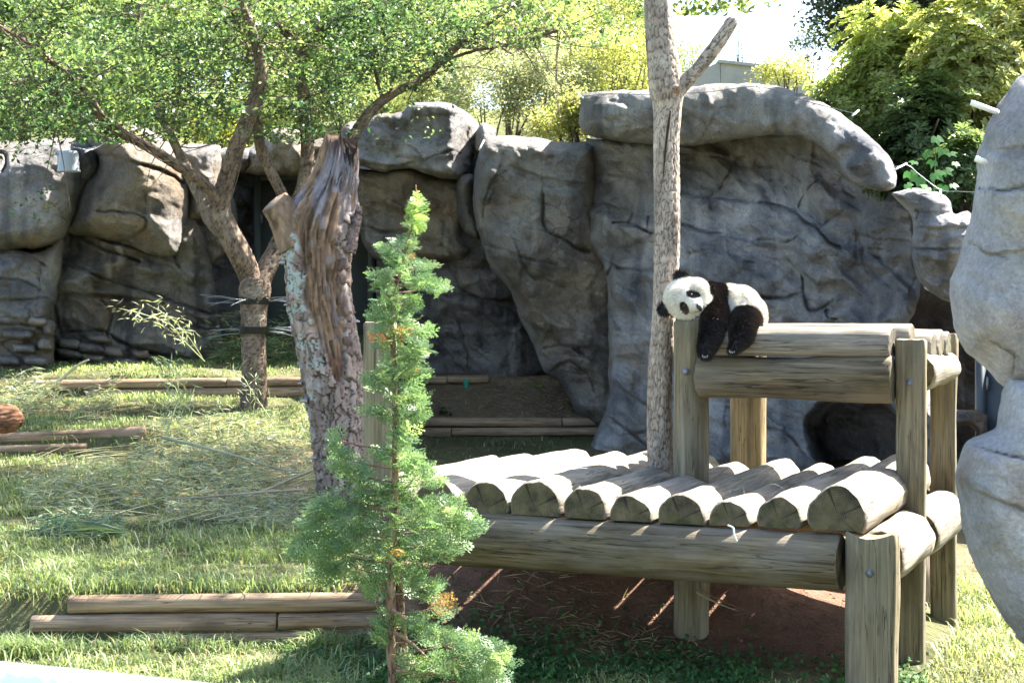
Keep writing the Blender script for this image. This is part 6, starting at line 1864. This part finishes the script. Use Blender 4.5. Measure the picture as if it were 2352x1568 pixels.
# ------------------------------------------------------------------ small things
# floodlight on the left boulder
fl = empty("floodlight", P(158, 395, 17.55), "grey metal floodlight housing fixed on the far left boulder", "floodlight")
M_LAMP = mat_flat("grey_enamel", (0.30, 0.33, 0.37), rough=.4, spec=.4, var=.08)
c0 = P(158, 372, 17.55); k = 17.55 / FOC
pr = [(17, 25), (20, 24), (22, 18), (23, 0), (24.5, -14), (26.5, -20), (27, -23), (25, -23), (20, -16), (12, -14), (0.1, -14)]
V, F = lathe([(r * k, z * k) for r, z in pr], 28)
V2_ = V.copy(); V2_[:, 1] *= .75
hs_ = build("housing", V2_ + c0, F, M_LAMP, fl)
V, F = lathe([(0.1 * k, 25.5 * k), (12 * k, 25.5 * k), (17 * k, 25 * k)], 28); V[:, 1] *= .75
build("cap", V + c0, F, M_LAMP, fl)
build("bracket", *box(c0[0] - 25 * k, c0[1] + .06, c0[2] + 4 * k, .035, .05, .2, .006), M_LAMP, fl, smooth=False)
V, F = lathe([(0.1 * k, -21 * k), (9 * k, -20.5 * k), (13 * k, -16 * k)], 20)
sub(build("lens", V + c0, F, mat_flat("lamp_glass", (0.16, 0.15, 0.13), rough=.12, spec=.6), fl), hs_)
for dz in (18, -8):
    V, F = lathe([(0.001, .006), (.006, .005), (.007, 0), (.006, -.004)], 8)
    build("bolt", V[:, [0, 2, 1]] * np.array([1, -1, 1]) + c0 + np.array([-25 * k, .03, dz * k]), F, M_RUBBER, fl)
V, F = tube(catmull([c0 + np.array([0, .05, 25 * k]), c0 + np.array([.03, .1, 34 * k]), c0 + np.array([.12, .2, 33 * k]), c0 + np.array([.2, .3, 40 * k])], 20), np.full(20, .007), 6)
build("cable", V, F, M_METAL, fl)

# electric wire along the rock tops
def wire(name, pts, label, stand):
    q = catmull(np.array([P(*p) for p in pts]), 50)
    t = empty(name, q[0], label, "wire", "electric wires along the rock tops")
    V, F = tube(q, np.full(50, .0035), 5)
    build("strand", V, F, M_METAL, t)
    for (a, b, c_, d_) in stand:
        V, F = tube(catmull([P(a, b, c_), P((a + d_[0]) / 2, (b + d_[1]) / 2, c_ + .05), P(*d_, c_ + .15)], 5), np.full(5, .008), 8)
        build("insulator", V, F, M_WHITE, t)
wire("electric_wire", [(1335, 222, 15.9), (1400, 216, 15.8), (1480, 218, 15.6), (1620, 212, 14.9), (1745, 200, 14.4), (1850, 232, 13.9), (1965, 262, 13.4)], "thin wire strung along the face of the capstone slab", [(1340, 226, 15.7, (1325, 212)), (1750, 208, 14.3, (1738, 196)), (1958, 266, 13.3, (1972, 254))])
wire("electric_wire", [(2052, 384, 13.6), (2085, 380, 13.6), (2110, 400, 13.6), (2160, 436, 13.6), (2200, 440, 13.4), (2246, 442, 13.0)], "sagging wire from the slab to the banded block", [(2055, 390, 13.5, (2082, 376)), (2160, 450, 13.6, (2160, 436))])
wire("electric_wire", [(10, 352, 18.1), (90, 336, 18.0), (150, 334, 17.6), (205, 345, 18.2), (260, 320, 18.4), (330, 300, 18.5)], "thin wire over the two big left boulders", [(195, 350, 18.2, (212, 340))])
wire("electric_wire", [(1100, 330, 18.6), (1180, 345, 18.3), (1240, 338, 18.3), (1330, 340, 18.3)], "wire crossing the top of the central buttress", [(1100, 345, 18.6, (1112, 322)), (1210, 345, 18.2, (1206, 330))])
def pipe(a, b, D, label, r=.011):
    V, F = tube(catmull([P(*a, D), P((a[0] + b[0]) / 2, (a[1] + b[1]) / 2, D), P(*b, D + .05)], 8), np.full(8, r), 14)
    tag(build("insulator_pipe", V, F, M_WHITE, None), label, "pipe", "white pipes on the leaning rock")
pipe((2230, 236), (2290, 258), 6.6, "long white plastic pipe poking out of the leaning rock")
pipe((2240, 364), (2262, 372), 6.55, "short white plastic stub low on the leaning rock", .012)

# green tub by the far timbers
V, F = lathe([(.001, 0), (.022, 0), (.026, .01), (.034, .09), (.037, .115), (.034, .115), (.03, .09), (.001, .02)], 20)
V = V * np.array([1, .8, 1]) + .002 * fbm(V * 60, 2, 3)[:, None]
tag(build("plastic_cup", V + P(1071, 893, 19.9), F, mat_flat("green_plastic", (0.03, 0.20, 0.12), rough=.4)), "crumpled green plastic cup by the single log edging", "cup")
# brown ball at the left edge
import bmesh
b = bmesh.new(); bmesh.ops.create_icosphere(b, subdivisions=5, radius=1)
V = np.array([v.co[:] for v in b.verts]); b.verts.index_update(); T = np.array([[v.index for v in f.verts] for f in b.faces]); b.free()
V = V * (1 + .05 * fbm(V * 2, 3, 5) + .025 * np.sin(V[:, 2] * 26 + 3 * fbm(V * 2, 2, 6)))[:, None] * np.array([.165, .16, .125])
tag(build("wicker_ball", V + P(8, 962, 14.3), T, M_BARK, None, col=np.array([.20, .10, .055]) * (1 + .7 * fbm(V * np.array([14, 14, 40]), 3, 7)[:, None])), "reddish brown ribbed ball on the grass at the left edge", "ball")

# little weeds on the dirt slope and rock foot
def weed(px, py, D, n, r, label, col):
    c_ = P(px, py, D)
    a = rng.uniform(0, 2 * np.pi, n)
    p_ = c_ + np.stack([np.cos(a) * r * rng.random(n), np.sin(a) * r * .6 * rng.random(n), rng.uniform(0, r * .9, n)], -1)
    V, F, cc = leaf_quads(p_, .06, .03, col, spread=.8)
    tag(build("weed", V, F, M_LEAF_DULL, None, col=cc, smooth=False, origin=c_), label, "weed", "small weeds by the rock foot")
weed(1335, 955, 19.7, 60, .16, "dark leafy weed where the double edging meets the rock", (0.05, 0.11, 0.05))
weed(1238, 895, 19.6, 14, .10, "tiny yellow-green sprout on the buttress foot", (0.16, 0.26, 0.05))
weed(1020, 955, 19.6, 30, .12, "small weed on the dirt right of the conifer", (0.06, 0.12, 0.05))
weed(1830, 1030, 14.5, 2, .02, "single pale leaf stuck on the cliff behind the deck", (0.4, 0.38, 0.33))

# concrete building behind
M_CONC = mat_flat("concrete", (0.34, 0.33, 0.31), rough=.85, spec=.15, var=.18, nscale=2.5, bumps=((12, .3, .02),))
def prism(poly, D, depth):
    f = np.array([P(a, b_, D) for a, b_ in poly]); k_ = f + np.array([0, depth, 0])
    n = len(f); V = np.vstack([f, k_])
    faces = [[i, (i + 1) % n, n + (i + 1) % n, n + i] for i in range(n)]
    cap = [list(range(n)), list(range(2 * n - 1, n - 1, -1))]
    return V, np.array(faces), cap
cb = empty("concrete_building", P(1700, 230, 25.0), "pale concrete parapet showing above the capstone slab", "building")
for nm, poly, D, dep in (("wall", [(1540, 300), (1540, 196), (1654, 141), (1654, 300)], 25.0, .3), ("wall", [(1655, 300), (1655, 141), (1745, 151), (1860, 178), (1860, 300)], 25.02, .3), ("coping", [(1651, 144), (1651, 137), (1745, 147), (1862, 174), (1862, 181), (1745, 154)], 24.97, .4)):
    V, Q, cap = prism(poly, D, dep)
    me = bpy.data.meshes.new(nm)
    me.from_pydata([tuple(v - np.array(cb.location)) for v in V], [], [list(map(int, q)) for q in Q] + cap)
    obj(nm, me, M_CONC, cb)
cw = empty("concrete_wall", P(1290, 330, 21.5), "sloping concrete wing wall half hidden by plants left of the slab", "wall")
V, Q, cap = prism([(1240, 345), (1246, 290), (1330, 258), (1400, 250), (1400, 345)], 21.6, .25)
me = bpy.data.meshes.new("wall"); me.from_pydata([tuple(v - np.array(cw.location)) for v in V], [], [list(map(int, q)) for q in Q] + cap)
obj("wall", me, M_CONC, cw)

# clods and chips on the clay
import bmesh
b = bmesh.new(); bmesh.ops.create_icosphere(b, subdivisions=2, radius=1)
cv0 = np.array([v.co[:] for v in b.verts]); b.verts.index_update(); ct0 = np.array([[v.index for v in f.verts] for f in b.faces]); b.free()
parts_ = []
for k in range(320):
    s1, l1 = rng.uniform(.1, 3.0), rng.uniform(.35, 2.2)
    p_ = SL(s1, l1, 0); r_ = .004 + .011 * rng.random() ** 2
    vv = cv0 * (1 + .35 * fbm(cv0 * 1.7 + k, 2, k % 50))[:, None] * r_ * np.array([1, 1, .65])
    p_[2] = along(p_[0], p_[1]) + r_ * .2
    parts_.append((vv + p_, ct0, np.repeat(np.array([[.19, .12, .085]]) * rng.uniform(.6, 1.5), len(cv0), 0)))
V, F, c = merge(parts_)
tag(build("soil_clods", V, F, M_SOIL, None, col=c, origin=(0, 0, 0)), "loose clods and chips on the clay under the platform", "clods", kind="stuff")
